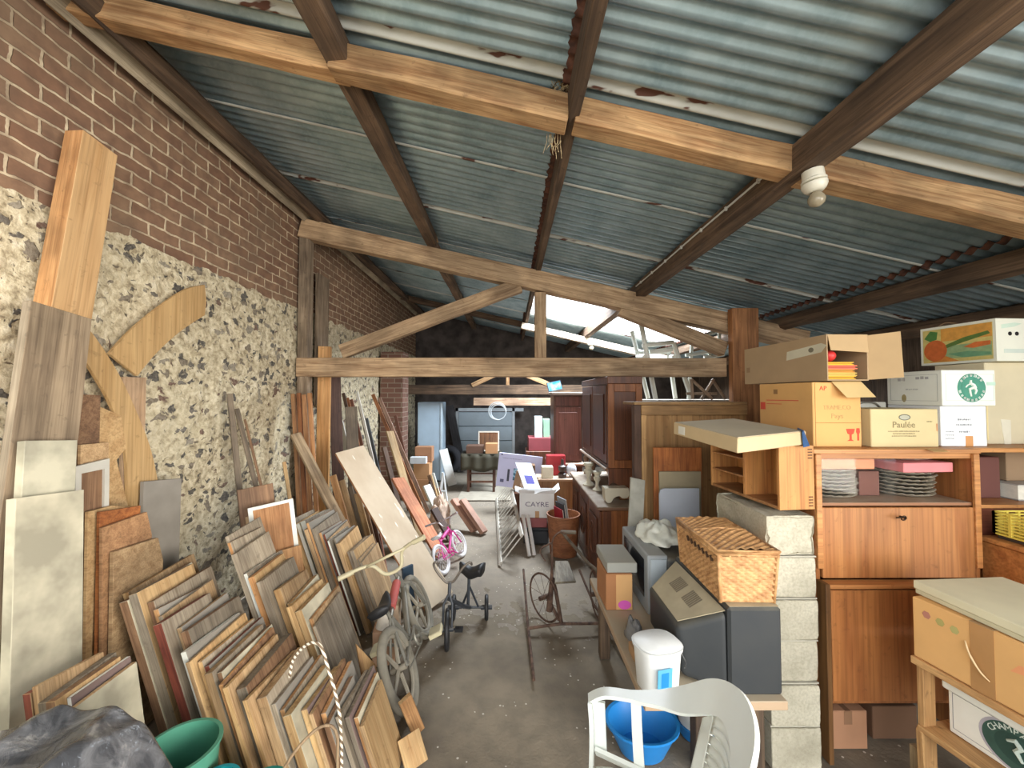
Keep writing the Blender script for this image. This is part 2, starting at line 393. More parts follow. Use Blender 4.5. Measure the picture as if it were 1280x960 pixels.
for bi, (x0, x1) in enumerate(((-2.16, .335), (.235, 2.72), (2.6, 4.0))):
    for k, (ya, yb) in enumerate(zip(ys, ys[1:])):
        xa = x0
        if bi == 1 and 4.7 < ya < 6.3: continue
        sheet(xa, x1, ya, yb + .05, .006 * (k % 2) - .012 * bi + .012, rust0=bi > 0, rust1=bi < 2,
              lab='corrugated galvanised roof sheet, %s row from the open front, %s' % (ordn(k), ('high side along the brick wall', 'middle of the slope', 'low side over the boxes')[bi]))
# ---- roof timbers
oak = wood((198, 168, 132), (146, 116, 86), 2, .8, 1.0, .35)
oakd = wood((122, 98, 76), (80, 62, 48), 2, .85, .9, .4)
oakl = wood((206, 168, 122), (158, 114, 74), 2, .78, 1.1, .4)
oakg = wood((166, 146, 122), (112, 94, 76), 2, .85, 1.0, .35)
def timber(name, P0, P1, th, w, face, mat, parent=None, label=None, cat=None, kind=None, wob=.006, step=.16, rnd=0):
    """sawn or waney timber: th along the face normal, w across"""
    M, L = plank_frame(V(P0), V(P1), face); n = max(2, int(L / step)); b = MB(); vs = []; fs = []; s0 = R.random() * 50
    sec = [(-1, -1), (1, -1), (1, 1), (-1, 1)] if not rnd else [(math.cos(a * PI / 4) * 1.08, math.sin(a * PI / 4) * 1.08) for a in range(8)]
    m = len(sec)
    for i in range(n + 1):
        z = L * i / n
        for k, (a, c) in enumerate(sec):
            q = V((z * 2.2 + s0, k * 3.7, 0)); e = wob * noise.noise(q); e2 = wob * noise.noise(q + V((0, 0, 9)))
            vs.append((a * th / 2 + e, c * w / 2 + e2, z))
    for i in range(n): fs += [(i * m + k, i * m + (k + 1) % m, (i + 1) * m + (k + 1) % m, (i + 1) * m + k) for k in range(m)]
    fs += [tuple(range(m - 1, -1, -1)), tuple(n * m + k for k in range(m))]
    b.v = [V(p) for p in vs]; b.f = fs; b.m = [0] * len(fs)
    return b.build(name, mat, parent, M, bevel=0 if rnd else .004, smooth=bool(rnd), label=label, cat=cat, kind=kind)
def roof_line(x, y0, y1, th, h, drop, mat, nm, lab, rnd=0, wob=.006):
    z = zroof(x) - drop - h / 2
    return timber(nm, (x, y0, z), (x, y1, z), h, th, (0, 0, 1), mat, None, lab, None, 'structure', wob, rnd=rnd)
L1 = roof_line(-.77, Y0, 3.80, .10, .105, .02, oakd, 'roof_purlin', 'brown purlin nearest the brick wall, running down to the wedge on the truss')
roof_line(-.80, 3.95, YB, .10, .105, .02, oakd, 'roof_purlin', 'dark purlin beyond the truss on the high side of the roof')
roof_line(.285, Y0, YB, .05, .115, .02, oakd, 'roof_purlin', 'thin brown purlin with rusty sheet edges beside it in the middle of the roof')
L3 = roof_line(1.30, Y0, YB, .10, .135, .02, oakd, 'roof_purlin', 'heavy brown purlin carrying the white cable and the near bulb')
roof_line(2.72, 1.9, YB, .13, .13, .025, oakd, 'roof_purlin', 'rough rounded purlin over the cardboard boxes', 1, .012)
roof_line(3.45, .4, YB, .13, .13, .02, oakd, 'roof_purlin', 'dark rounded purlin at the low right edge of the roof', 1, .012)
timber('wall_plate', (-1.885, Y0, 3.365), (-1.885, YB, 3.365), .10, .10, (0, 0, 1), oakd, None, 'brown log along the top of the brick wall', None, 'structure', .012, rnd=1)
plank('trim_1', (-2.005, Y0, 3.375), (-2.005, 8.6, 3.375), .12, .025, (1, 0, -.75), [wood((178, 164, 140), (140, 126, 104), 2, .85)], 'grey weathered board under the roof along the brick wall', None, floor=False, kind='structure')
def rafter(xa, xb, y, d, h, drop, mat, lab, wob=.008, dz=0):
    za, zb = zroof(xa) - drop - h / 2 + dz, zroof(xb) - drop - h / 2 + dz
    return timber('roof_rafter', (xa, y, za), (xb, y, zb), d, h, (0, -1, 0), mat, None, lab, None, 'structure', wob)
rafter(-2.09, -.74, 1.76, .09, .12, .022, oakl, 'pale rafter piece between the brick wall and the first purlin')
rafter(-.80, .27, 1.73, .10, .125, .030, oakl, 'pale split rafter piece with rusty sheet edges above it', .012)
rafter(.30, 1.27, 1.73, .10, .12, .030, oakl, 'pale rafter piece between the thin purlin and the near bulb')
rafter(1.33, 3.4, 1.73, .10, .12, .030, oakl, 'pale rafter piece to the right of the near bulb', .012)
rafter(.20, 3.4, 6.52, .09, .10, .16, wood((214, 198, 176), (176, 158, 136)), 'pale rafter just beyond the roof opening, lit by the daylight')  # daylight from the opening also put into the pale wood colour
rafter(-2.09, .27, 7.1, .09, .10, .03, oakd, 'dark rafter near the far end of the roof')
# ---- truss
TD = 3.86
tr = thing('roof_truss', 'timber roof truss with sloping top chord, tie beam and braces spanning the shed', 'roof truss', (0, TD, 0), kind='structure')
def zt(x): return 2.90 - .2214 * x - .10
timber('top_chord', (-2.08, TD, zt(-2.08)), (2.96, TD, zt(2.96)), .12, .19, (0, -1, 0), oak, tr, wob=.012)
timber('tie_beam', (-2.09, TD, 1.875), (2.14, TD, 1.875), .12, .185, (0, -1, 0), oak, tr, wob=.005)
timber('brace', W(428, 440, TD), W(650, 357, TD), .09, .135, (0, -1, 0), oak, tr, wob=.010)
timber('brace', W(775, 386, TD), W(905, 437, TD), .09, .14, (0, -1, 0), oak, tr, wob=.006)
timber('king_post', W(675.5, 448, TD), W(675.5, 366, TD), .08, .115, (0, -1, 0), oak, tr, wob=.003)
timber('wall_post', (-2.035, TD, 0), (-2.035, TD, 3.2), .10, .10, (0, -1, 0), oakg, tr, wob=.006)
timber('post', (2.27, 3.74, 0), (2.27, 3.74, 2.44), .08, .255, (0, -1, 0), wood((190, 132, 84), (130, 84, 50), 2, .7, .7), tr, wob=.002)
b = MB(); b.prism([(-.06, 0), (.06, 0), (.02, .13), (-.035, .10)], -.05, .05, 0, frame(W(540, 301, TD) + V((0, -.01, 0)), V((1, 0, 0)), V((0, 0, 1)), V((0, -1, 0))))
b.build('wedge', oakl, tr)
# farther timbers
tr2 = thing('roof_truss', 'farther truss with a dark wide tie beam over the sectional door', 'roof truss', (0, 7.0, 0), kind='structure')
timber('tie_beam', (-2.08, 7.0, 1.70), (1.6, 7.0, 1.70), .1, .17, (0, -1, 0), oakd, tr2)
timber('king_post', W(634.5, 483, 6.98), W(634.5, 462, 6.98), .06, .06, (0, -1, 0), oakl, tr2)
timber('brace', W(590, 482, 6.97), W(632, 462, 6.97), .06, .08, (0, -1, 0), oakl, tr2)
timber('brace', W(690, 482, 6.97), W(645, 464, 6.97), .06, .08, (0, -1, 0), oakl, tr2)
pk = wood((222, 188, 156), (180, 142, 112), 2)
plank('hung_board', W(592, 502, 6.7), W(692, 502, 6.7), .13, .03, (0, -1, 0), [pk], 'pale bare board hung level below the farther truss', 'board', floor=False, kind='structure')
b = MB(); b.box(XL + .02, XL + .38, 6.25, 6.6, 0, 2.3)
t = NT('dark_brick'); v = t.coords(rnd=False); sp2 = t.N('ShaderNodeSeparateXYZ'); t.L(v, sp2.inputs[0]); c2 = t.N('ShaderNodeCombineXYZ')
t.L(t.math('ADD', sp2.outputs[0], sp2.outputs[1]), c2.inputs[0]); t.L(sp2.outputs[2], c2.inputs[1])
br = t.N('ShaderNodeTexBrick'); t.L(c2.outputs[0], br.inputs['Vector']); br.inputs['Scale'].default_value = 1; br.inputs['Brick Width'].default_value = .22; br.inputs['Row Height'].default_value = .078; br.inputs['Mortar Size'].default_value = .006
br.inputs['Color1'].default_value = lin((110, 78, 66)); br.inputs['Color2'].default_value = lin((128, 92, 78)); br.inputs['Mortar'].default_value = lin((150, 136, 120))
b.build('wall_left_pier', t.set(br.outputs['Color'], .9), None, I4, kind='structure', label='brick pier on the left wall near the pale cabinet')
plank('trim_2', (XL + .055, 4.22, 1.5), (XL + .055, 4.22, 2.9), .25, .03, (1, 0, 0), [oakg], 'grey board fixed upright on the brick wall behind the truss', None, floor=False, kind='structure')
# ---- light fittings and the cable on the heavy purlin
cer = plain((216, 212, 196), .35, 0, .06); bulbg = plain((150, 140, 118), .12, 0, .1)
def fitting(P, s, label):
    t_ = thing('light_bulb_holder', label, 'light fitting', P)
    Mx = T(*P) @ Matrix.Rotation(PI, 4, 'X') @ Matrix.Rotation(.12, 4, 'Y') @ Matrix.Diagonal((s, s, s, 1))
    b = MB(); b.lathe([(.030, 0), (.040, .002), (.042, .038), (.047, .042), (.047, .05), (.043, .052)], 24, 0, Mx); b.build('ceramic_base', cer, t_, WM[t_.name], smooth=True) if False else b.build('ceramic_base', cer, t_, None, smooth=True)
    b = MB(); b.lathe([(.043, .056), (.048, .058), (.048, .068), (.040, .085), (.030, .094), (.022, .095)], 24, 0, Mx); b.build('holder', cer, t_, None, smooth=True)
    b = MB(); b.lathe([(.014, .094), (.020, .10), (.031, .118), (.033, .132), (.027, .148), (.012, .158), (.002, .16)], 24, 0, Mx); b.build('bulb', bulbg, t_, None, smooth='all')
    return t_
zb = zroof(1.3) - .02 - .135
fitting((1.315, 1.65, zb - .001), 1.0, 'white ceramic bulb holder with a dusty bulb under the heavy purlin, near the front')
fitting(tuple(W(738, 424, 6.40)), 1.15, 'small bulb holder hanging far back below the roof opening')
wht = plain((214, 214, 208), .5)
b = MB(); x_ = 1.30 - .05 - .006; z_ = zroof(1.3) - .06
b.tube([(x_, 1.82, z_), (x_, 2.6, z_ + .003), (x_, 3.2, z_ - .002), (x_, 3.78, z_)], .006, 6)
ca = b.build('cable', wht, label='white cable clipped along the side of the heavy purlin', cat='cable')
for k in range(7):
    b = MB(); y = 1.9 + k * .29; b.box(x_ - .009, x_ + .004, y - .006, y + .006, z_ - .012, z_ + .01); b.build('clip', wht, ca)
t = NT('nest_straw'); v = t.coords(); nest_m = t.set(t.ramp(t.noise(v, 60, 4), [(.35, lin((96, 78, 54))), (.65, lin((190, 170, 132)))]), .95)
b = MB(); c0 = V((.215, 1.74, zroof(.2) - .03))
for k in range(150):
    d = V((R.gauss(0, .03), R.gauss(0, .03), R.gauss(0, .018))); e = V((R.uniform(-1, 1), R.uniform(-1, 1), R.uniform(-.6, .4))).normalized() * .04
    b.tube([c0 + d - e, c0 + d + V((0, 0, .008)), c0 + d + e], .0016, 3)
for k in range(14):
    p = c0 + V((R.uniform(-.04, .03), .07, -.11)); b.tube([p, p + V((R.uniform(-.01, .01), 0, -.04)), p + V((R.uniform(-.02, .02), 0, -R.uniform(.06, .13)))], .0015, 3)
b.build('bird_nest', nest_m, label='tuft of straw bird nest where the thin purlin meets the pale rafter', cat='nest')
# ================================================================== LEFT SIDE: TIMBER STORE
PALE = wood((214, 178, 126), (176, 134, 86)); TAN = wood((198, 166, 124), (160, 126, 88)); ORNG = wood((210, 160, 108), (168, 118, 72))
GREY = wood((178, 164, 142), (146, 130, 110)); GRYD = wood((146, 134, 116), (112, 100, 86)); BRWN = wood((156, 120, 88), (116, 84, 60)); CREAM = plain((188, 180, 156), .88, 0, .38, 5, .15)
MELA = plain((214, 214, 204), .5, 0, .08); SLATE = plain((142, 135, 124), .8, 0, .12); REDB = wood((140, 72, 54), (100, 48, 38)); MAUVE = plain((126, 106, 100), .8, 0, .15)
PLY = wood((200, 166, 118), (176, 138, 92), 2, .8, .6, .2)
FACES = [(GREY, 'grey'), (SLATE, 'slate grey'), (TAN, 'tan'), (GRYD, 'dark grey'), (PLY, 'plywood'), (CREAM, 'pale'), (MAUVE, 'dull mauve'), (BRWN, 'brown')]
EDGES = [(ORNG, 'orange'), (PALE, 'pale'), (TAN, 'tan'), (GREY, 'grey'), (BRWN, 'brown'), (MELA, 'white'), (REDB, 'red-brown'), (GRYD, 'dark')]
def board_row(where, x0, x1, ztab, dtab, ltab, theta, grp, tmin=.012, tmax=.03, fw=(5, 3, 3, 2, 3, 2, 1, 1), ew=(5, 4, 4, 4, 2, 2, 1, 2)):
    """boards leaning on each other towards the wall, each parallel to it; ztab top height, dtab front end, ltab length, by base x"""
    x = x0; i = 0; s, c = math.sin(theta), math.cos(theta)
    while x < x1 and i < 49:
        t_ = R.choice([R.uniform(tmin, tmin + .008), R.uniform(tmin, tmax), R.uniform(tmax * .8, tmax * 1.25)])
        z = interp(ztab, x) * R.uniform(.955, 1.035); y0 = interp(dtab, x) + R.uniform(-.035, .035); L = interp(ltab, x) * R.uniform(.85, 1.06)
        H = z / c; fm, fn = R.choices(FACES, fw)[0]; em, en = R.choices(EDGES, ew)[0]
        M = frame(V((x, y0, t_ * s + .001)), V((c, 0, s)), V((0, 1, 0)), V((-s, 0, c)))
        tw = R.uniform(-.012, .012)
        b = MB(); k = R.uniform(-.012, .012); e_ = .0012
        p = [(0, 0, 0), (t_, 0, 0), (t_, L, 0), (0, L, 0), (0, 0, H + k), (t_, 0, H + k), (t_, L, H - k), (0, L, H - k)]
        b.add(p, [(0, 3, 2, 1), (4, 5, 6, 7), (0, 1, 5, 4), (2, 3, 7, 6)], 1); b.f += [(1, 2, 6, 5), (3, 0, 4, 7)]; b.m += [0, 0]
        b.build('offcut_board', [fm, em], None, M, bevel=.0012, label='%s board, %s edges, %s from the wall in %s' % (fn, en, ordn(i), where), cat='board', group=grp)
        x += t_ / c + R.uniform(.004, .011); i += 1
    return x
board_row('the nearest leaning row', -1.50, -.46, [(-1.61, .73), (-1.41, .69), (-1.115, .54), (-.93, .47), (-.75, .38), (-.45, .31)],
          [(-1.5, 1.76), (-1.2, 1.66), (-.9, 1.52), (-.45, 1.55)], [(-1.5, .36), (-1.3, .30), (-1.0, .34), (-.45, .26)], .33, 'offcut boards in the nearest leaning row', .016, .034)
board_row('the middle leaning row', -1.23, -.80, [(-1.23, .82), (-1.14, .68), (-1.01, .57), (-.87, .48), (-.74, .46), (-.66, .30)], [(-1.24, 2.10), (-1.0, 2.03), (-.72, 1.98)], [(-1.24, .30), (-.72, .30)], .36, 'offcut boards in the middle leaning row', .014, .032)
board_row('the third leaning row', -1.30, -.80, [(-1.3, .70), (-1.12, .69), (-.955, .58), (-.8, .46)], [(-1.26, 2.72), (-.78, 2.60)], [(-1.26, .38), (-.78, .32)], .34, 'offcut boards in the third leaning row', ew=(4, 3, 3, 4, 2, 3, 1, 3))
board_row('the stack by the plastic sheet', -1.47, -1.29, [(-1.5, .66), (-1.28, .58)], [(-1.5, 1.30), (-1.28, 1.27)], [(-1.6, .2), (-1.38, .22)], .16, 'offcut boards in the small stack by the plastic sheet', .014, .03, fw=(4, 2, 3, 1, 1, 4, 2, 1))
# tall boards flat against the flint wall at the far left
GRYB = wood((160, 140, 114), (122, 104, 84), 2, .85, .8, .3); ORB = wood((206, 168, 120), (186, 144, 96), 2, .75, .5, .15); WHT = plain((180, 174, 152), .88, 0, .34, 6, .15)
def wallboard(x, ya, yb, z, xb, yb0, t_, mats, lab, nm='plank', cat='board'):
    yc = (ya + yb) / 2
    return plank(nm, (xb, yb0, 0), (x - t_ / 2, yc, z), yb - ya, t_, (1, 0, .05), mats, lab, cat)
wallboard(-1.955, 1.757, 1.915, 2.79, -1.89, 1.42, .085, [ORB, ORNG, PALE], 'tallest orange-tan beam leaning at the far left, rising above the flint to the brick', 'wood_beam', 'beam')
wallboard(-1.885, 1.53, 1.755, 1.94, -1.775, 1.38, .035, [GRYB, GREY], 'weathered grey-brown board in front of the tall orange beam')
wallboard(-1.79, 1.45, 1.625, 1.41, -1.665, 1.39, .03, [WHT, WHT], 'pale whitewashed panel behind the cream slab', 'panel', 'panel')
wallboard(-1.735, 1.385, 1.605, 1.21, -1.59, 1.37, .035, [CREAM, WHT], 'cream stained slab, frontmost of the tall panels at the far left', 'panel', 'panel')
# plywood arcs on the wall
def on_wall(px, x): return [(WX(u, v, x).y, WX(u, v, x).z if v < 770 else .003) for u, v in px]
def wall_shape(nm, px, x, th, mat, lab, cat, tilt=0.0):
    pts = on_wall(px, x); M = frame(V((x, 0, 0)), V((0, 1, 0)), V((0, 0, 1)), V((1, 0, 0)))
    c = V((0, sum(p[0] for p in pts) / len(pts), 0)); M = M @ Matrix.Translation((c.y, min(p[1] for p in pts), 0))
    z0 = min(p[1] for p in pts); b = MB(); b.prism([(p[0] - c.y, p[1] - z0) for p in pts], -th, 0, 0)
    return b.build(nm, mat, None, M, bevel=.001, label=lab, cat=cat)
PLYY = wood((206, 170, 118), (188, 150, 98), 1, .8, .5, .15)
wall_shape('plywood_arc', smooth_path([(100, 400, 0), (122, 425, 0), (150, 470, 0), (172, 520, 0), (190, 570, 0), (203, 616, 0)], 4) and
           [(p.x, p.y) for p in smooth_path([(98, 396, 0), (122, 425, 0), (150, 470, 0), (174, 522, 0), (191, 570, 0), (204, 640, 0)], 4)] +
           [(p.x, p.y) for p in smooth_path([(160, 640, 0), (157, 560, 0), (140, 508, 0), (118, 468, 0), (98, 438, 0)], 4)], -1.985, .018, PLYY, 'large curved plywood arc standing beside the tall grey-brown board', 'plywood arc')
wall_shape('plywood_arc', [(p.x, p.y) for p in smooth_path([(137, 442, 0), (165, 412, 0), (200, 383, 0), (232, 362, 0), (256, 356, 0)], 4)] + [(258, 374), (256, 394)] +
           [(p.x, p.y) for p in smooth_path([(256, 394, 0), (226, 414, 0), (195, 442, 0), (172, 470, 0)], 4)], -2.01, .018, PLYY, 'shorter curved plywood piece pointing up across the flint wall', 'plywood arc')
wall_shape('board', [(154, 471), (183, 472), (181, 560), (181, 800), (154, 800)], -2.008, .02, wood((190, 160, 128), (164, 132, 100), 1), 'pinkish board standing behind both plywood arcs', 'board')
wall_shape('plywood_sheet', [(118, 505), (152, 520), (158, 560), (146, 575), (162, 640), (162, 780), (118, 780)], -1.965, .012, PLY, 'pale plywood sheet with a wavy edge under the large arc', 'plywood sheet')
wall_shape('board', [(86, 492), (126, 494), (124, 580), (124, 800), (84, 800)], -1.93, .015, BRWN, 'brown board behind the white-framed panel at the left', 'board')
wall_shape('board', [(101, 556), (136, 553), (136, 800), (100, 800)], -1.905, .015, TAN, 'tan board just above the white-framed panel', 'board')
fr = thing('panel_with_border', 'brown panel with a white frame leaning among the boards at the left', 'panel', WX(118, 760, -1.88))
def wshape(nm, px, x, th, mat, par):
    pts = on_wall(px, x); b = MB(); b.prism([(p[0], p[1]) for p in pts], -th, 0, 0, frame(V((x, 0, 0)), V((0, 1, 0)), V((0, 0, 1)), V((1, 0, 0)))); return b.build(nm, mat, par)
wshape('panel', [(101, 588), (133, 582), (133, 800), (101, 800)], -1.885, .01, BRWN, fr)
wshape('frame', [(95, 583), (137, 573), (136, 800), (131, 800), (131, 586), (102, 592), (101, 800), (94, 800)], -1.873, .014, plain((196, 192, 180), .6), fr)
wall_shape('board', [(180, 602), (227, 598), (224, 700), (215, 850), (170, 860)], -1.94, .02, SLATE, 'dark slate grey board standing right of the plywood arc', 'board')
wall_shape('board', [(110, 640), (140, 632), (160, 634), (158, 850), (108, 850)], -1.85, .015, PLY, 'pale plywood board under the white-framed panel', 'board')
wall_shape('board', [(125, 640), (176, 632), (174, 680), (150, 850), (122, 850)], -1.815, .015, wood((190, 118, 62), (150, 84, 40)), 'bright orange-brown board in front of the pale plywood board', 'board')
wall_shape('board', [(128, 660), (184, 640), (190, 668), (190, 850), (130, 850)], -1.785, .015, wood((176, 134, 94), (146, 106, 72)), 'light brown board covering the bright orange-brown one', 'board')
wall_shape('board', [(142, 690), (198, 672), (204, 700), (200, 850), (140, 850)], -1.755, .018, TAN, 'tan board with a broken top, frontmost of the boards under the plywood arc', 'board')
# sticks against the flint
def stick(nm, u0, v0, d0, x1, d1, w, t_, mat, lab, cat='stick', face=(.7, -.7, .1), cut=0):
    P = W(u0, v0, d0); P.x = max(P.x, XL + .05); return plank(nm, (x1, d1, 0), P, w, t_, face, [mat], lab, cat, cut=cut)
GS = wood((132, 116, 96), (96, 84, 70))
stick('stick', 287, 493, 2.78, -1.74, 2.70, .035, .022, GS, 'thick grey-brown stick upright against the flint wall, leftmost of three')
stick('stick', 296, 512, 2.86, -1.50, 2.72, .030, .018, GS, 'grey-brown lath leaning beside the thick stick on the flint wall')
stick('stick', 306, 525, 2.92, -1.45, 2.70, .016, .012, BRWN, 'thin dark stick, rightmost of three leaning on the flint wall')
stick('stick', 355, 578, 3.42, -1.66, 3.2, .028, .015, PALE, 'short pale lath left of the orange strips by the wall post')
plank('board', (-1.44, 2.53, 0), (-1.575, 2.575, .82), .26, .016, (.5, -.85, .1), [TAN, PALE], 'tan board standing behind the middle leaning row', 'board')
plank('board', (-1.53, 2.56, 0), (-1.692, 2.61, .98), .20, .014, (.55, -.8, .1), [BRWN, BRWN], 'brown board, tallest of those behind the middle leaning row', 'board')
sp_ = thing('panel_with_border', 'small wooden panel with a white frame standing behind the middle leaning row', 'panel', (-1.40, 2.53, 0))
Mx, Lx = plank_frame(V((-1.40, 2.50, .012)), V((-1.548, 2.547, .90)), (.55, -.82, .1))
b = MB(); b.box(-.006, .006, -.10, .10, 0, Lx - .02); b.build('panel', wood((196, 142, 92), (160, 106, 62)), sp_, Mx)
b = MB(); b.box(-.010, .010, -.125, -.10, 0, Lx); b.box(-.010, .010, .10, .125, 0, Lx); b.box(-.010, .010, -.10, .10, Lx - .02, Lx); b.build('frame', MELA, sp_, Mx)
plank('board', (-1.36, 2.465, 0), (-1.458, 2.498, .60), .24, .018, (.5, -.85, .1), [ORNG, PALE], 'orange-tan board low behind the middle leaning row', 'board')
# long pieces between the third row and the wall post
DGRN = wood((190, 142, 98), (148, 100, 64))
for k, (u, v, d, m, lab) in enumerate([(366.5, 493, 3.60, DGRN, 'orange strip of wood by the wall post, leftmost of four'), (373.5, 492, 3.60, wood((178, 116, 70), (132, 78, 46)), 'darker orange strip of wood, second of four by the wall post'),
                                       (380, 494, 3.60, DGRN, 'orange strip of wood, third of four by the wall post'), (387, 492, 3.60, wood((206, 150, 100), (168, 112, 70)), 'paler strip of wood, rightmost of four by the wall post')]):
    P = W(u, v, d); B = V((P.x + .20, d - .16, 0)); plank('wood_strip', B, P, .034, .026, (0, -1, 0), [m], lab, 'strip', 'orange strips by the wall post')
plank('wood_post', (-1.94, 4.06, 0), (-1.95, 4.10, 2.11), .12, .07, (.25, -1, 0), [wood((214, 164, 106), (186, 132, 76), 2, .7, .7, .15)], 'bright orange squared timber standing behind the tie beam at the wall', 'post')
plank('board', (-1.86, 4.32, 0), (-1.97, 4.36, 1.98), .12, .03, (.5, -.9, 0), [wood((104, 76, 66), (76, 54, 48))], 'dark red-brown board beside the bright orange timber', 'board')
plank('board', (-1.72, 4.42, 0), (-1.84, 4.52, 1.46), .13, .03, (.5, -.9, 0), [GS], 'grey board right of the dark red-brown board', 'board')
plank('plank', W(462, 742, 3.1) * 0 + V((-1.05, 3.13, 0)), W(369, 545, 3.42), .085, .03, (.75, -.6, .35), [wood((172, 148, 116), (128, 106, 80))], 'grey-tan plank sloping down across the orange strips', 'plank')
tall = [(419, 528, 4.66, 0, .085, 'W', 'short white-topped slat among the tall timbers'), (429, 492, 4.75, 0, .04, 'B', 'thin dark brown batten among the tall timbers, its top just under the tie beam'),
        (434, 498, 4.82, 0, .045, 'O', 'orange-brown batten right of the thin dark one'), (439, 500, 4.89, 0, .045, 'R', 'red-brown batten touching the orange-brown one'),
        (446, 490, 5.00, 0, .035, 'W', 'thin white slat topmost among the tall timbers'), (450, 508, 5.08, 0, .05, 'G', 'grey batten right of the thin white slat'),
        (457, 524, 5.16, 0, .07, 'S', 'dark slate strip among the tall timbers'), (466, 494, 5.30, 0, .05, 'O', 'brown batten leaning steeply to the right across the others'),
        (474, 498, 5.42, 0, .05, 'P', 'pale pinkish batten right of the steep brown one'), (481, 512, 5.52, 0, .045, 'B', 'brown batten beside the pale pinkish one'),
        (489, 530, 5.66, 0, .04, 'W', 'short white slat at the far end of the tall timbers'), (494, 520, 5.78, 0, .05, 'R', 'reddish batten farthest along the tall timbers')]
pal = {'W': plain((214, 208, 196), .7), 'B': wood((110, 82, 62), (78, 56, 42)), 'O': wood((170, 112, 70), (128, 78, 46)), 'R': wood((142, 92, 70), (104, 62, 48)), 'G': GS, 'S': plain((86, 88, 92), .7), 'P': wood((196, 160, 138), (164, 126, 106))}
for u, v, d, xb, w_, m, lab in tall:
    P = W(u, v, d); P.x = max(P.x, XL + .07); sl = .46 if 'steep' in lab else .27; plank('batten', (P.x + sl * P.z, d - .1, 0), P, w_ * .9, .022, (0, -1, .1), [pal[m]], lab, 'batten', 'tall timbers beyond the wall post')
mid = [(416, 596, 3.52, -1.20, .10, ORNG, 'orange board standing behind the big sloping plank, leftmost'), (427, 602, 3.60, -1.12, .07, TAN, 'tan board next to the leftmost orange board behind the big plank'),
       (437, 610, 3.62, -1.02, .05, GS, 'grey lath behind the upper part of the big sloping plank'), (446, 618, 3.6, -.96, .05, PALE, 'pale lath behind the middle of the big sloping plank'),
       (455, 636, 3.62, -.88, .06, BRWN, 'brown board behind the middle of the big sloping plank'), (464, 648, 3.66, -.80, .06, wood((110, 72, 52), (80, 50, 38)), 'dark brown board low behind the big sloping plank'),
       (474, 668, 3.70, -.74, .025, wood((186, 120, 92), (150, 90, 66)), 'thin salmon lath low behind the big sloping plank')]
for u, v, d, xb, w_, m, lab in mid:
    P = W(u, v, d - .0); plank('board', (P.x + .36 * P.z, d - .12, 0), P, min(w_, .058), .018, (0, -1, .1), [m], lab, 'board')
# the big sloping plank, white runs of paint on it
t = NT('painted_plank'); v = t.coords((1, 1, .25)); a = t.noise(v, 16, 3)
m_ = t.ramp(t.noise(t.coords((1, 1, .5)), 5, 4), [(.35, lin((196, 176, 150))), (.65, lin((214, 198, 174)))])
bigm = t.set(t.mix(t.ramp(a, [(.655, (0, 0, 0, 1)), (.69, (1, 1, 1, 1))]), m_, lin((244, 240, 230))), .7)
bp = plank('plank', (-.53, 3.0, 0), W(437, 566, 3.46), .27, .022, (.72, -.62, .48), [bigm, wood((206, 150, 104), (176, 116, 76))], 'big pale plank with white paint runs sloping down to the tricycle', 'plank')
plank('plank', (-.66, 3.86, 0), W(497, 600, 4.35), .17, .025, (.8, -.5, .3), [wood((214, 142, 100), (190, 114, 76))], 'salmon-orange plank sloping behind the big pale plank', 'plank')
plank('plank', (-1.0, 4.42, 0), W(487, 540, 4.7), .12, .02, (.9, -.4, .3), [wood((206, 174, 126), (176, 140, 94))], 'long pale board sloping towards the cardboard boxes', 'plank')
plank('batten', (-1.12, 4.30, 0), W(480, 560, 4.52), .06, .03, (.8, -.5, .3), [wood((112, 84, 64), (80, 58, 44))], 'dark batten sloping left of the long pale board', 'batten')
plank('batten', (-1.02, 4.75, 0), W(509, 606, 4.95), .045, .025, (.8, -.5, .3), [PALE], 'short pale batten at the foot of the long pale board', 'batten')
for k, (x, y, z_, w_, lab) in enumerate([(-.56, 4.66, .30, .11, 'pinkish-brown plank end leaning by the pink bicycle, rear one of two'), (-.45, 4.60, .31, .10, 'pinkish-tan plank end leaning by the pink bicycle, front one of two')]):
    plank('board', (x + .16, y - .1, 0), (x - .12, y + .12, z_), w_, .05, (.85, -.5, .4), [wood((186, 146, 126), (160, 118, 100))], lab, 'board')
for k, (x, y, z_, w_, m, lab) in enumerate([(-.98, 5.12, .40, .12, MELA, 'white board end in the rubble beyond the insulation wool'), (-.74, 4.40, .3, .10, wood((90, 64, 52), (64, 44, 36)), 'dark brown slat in the rubble by the pink bicycle')]):
    plank('board', (x + .1, y - .08, 0), (x - .12, y + .05, z_), w_, .03, (.8, -.5, .3), [m], lab, 'board')
cols_ = [(BRWN, 'brown'), (PALE, 'pale'), (GREY, 'grey'), (TAN, 'tan'), (MELA, 'white'), (REDB, 'red-brown'), (wood((96, 72, 58), (66, 48, 38)), 'dark brown')]
for k in range(13):
    y = 4.96 + k * .062 if k > 5 else 3.95 + k * .052; x = (-.97 if k > 5 else -1.12) + 0.0; h_ = R.uniform(.22, .5) if k not in (5, 12) else .24; m, cn = cols_[k % 7]
    w_ = R.uniform(.02, .045)
    plank('lath_end', (x, y, 0), (x - .30 * h_, y + .02, h_), w_ * 1.0, .04, (0, -1, .05), [m], '%s lath end, %s along the rubble %s' % (cn, ordn(k if k < 6 else k - 6), 'behind the salmon plank' if k < 6 else 'before the pale cabinet'), 'lath', 'lath ends in the rubble')
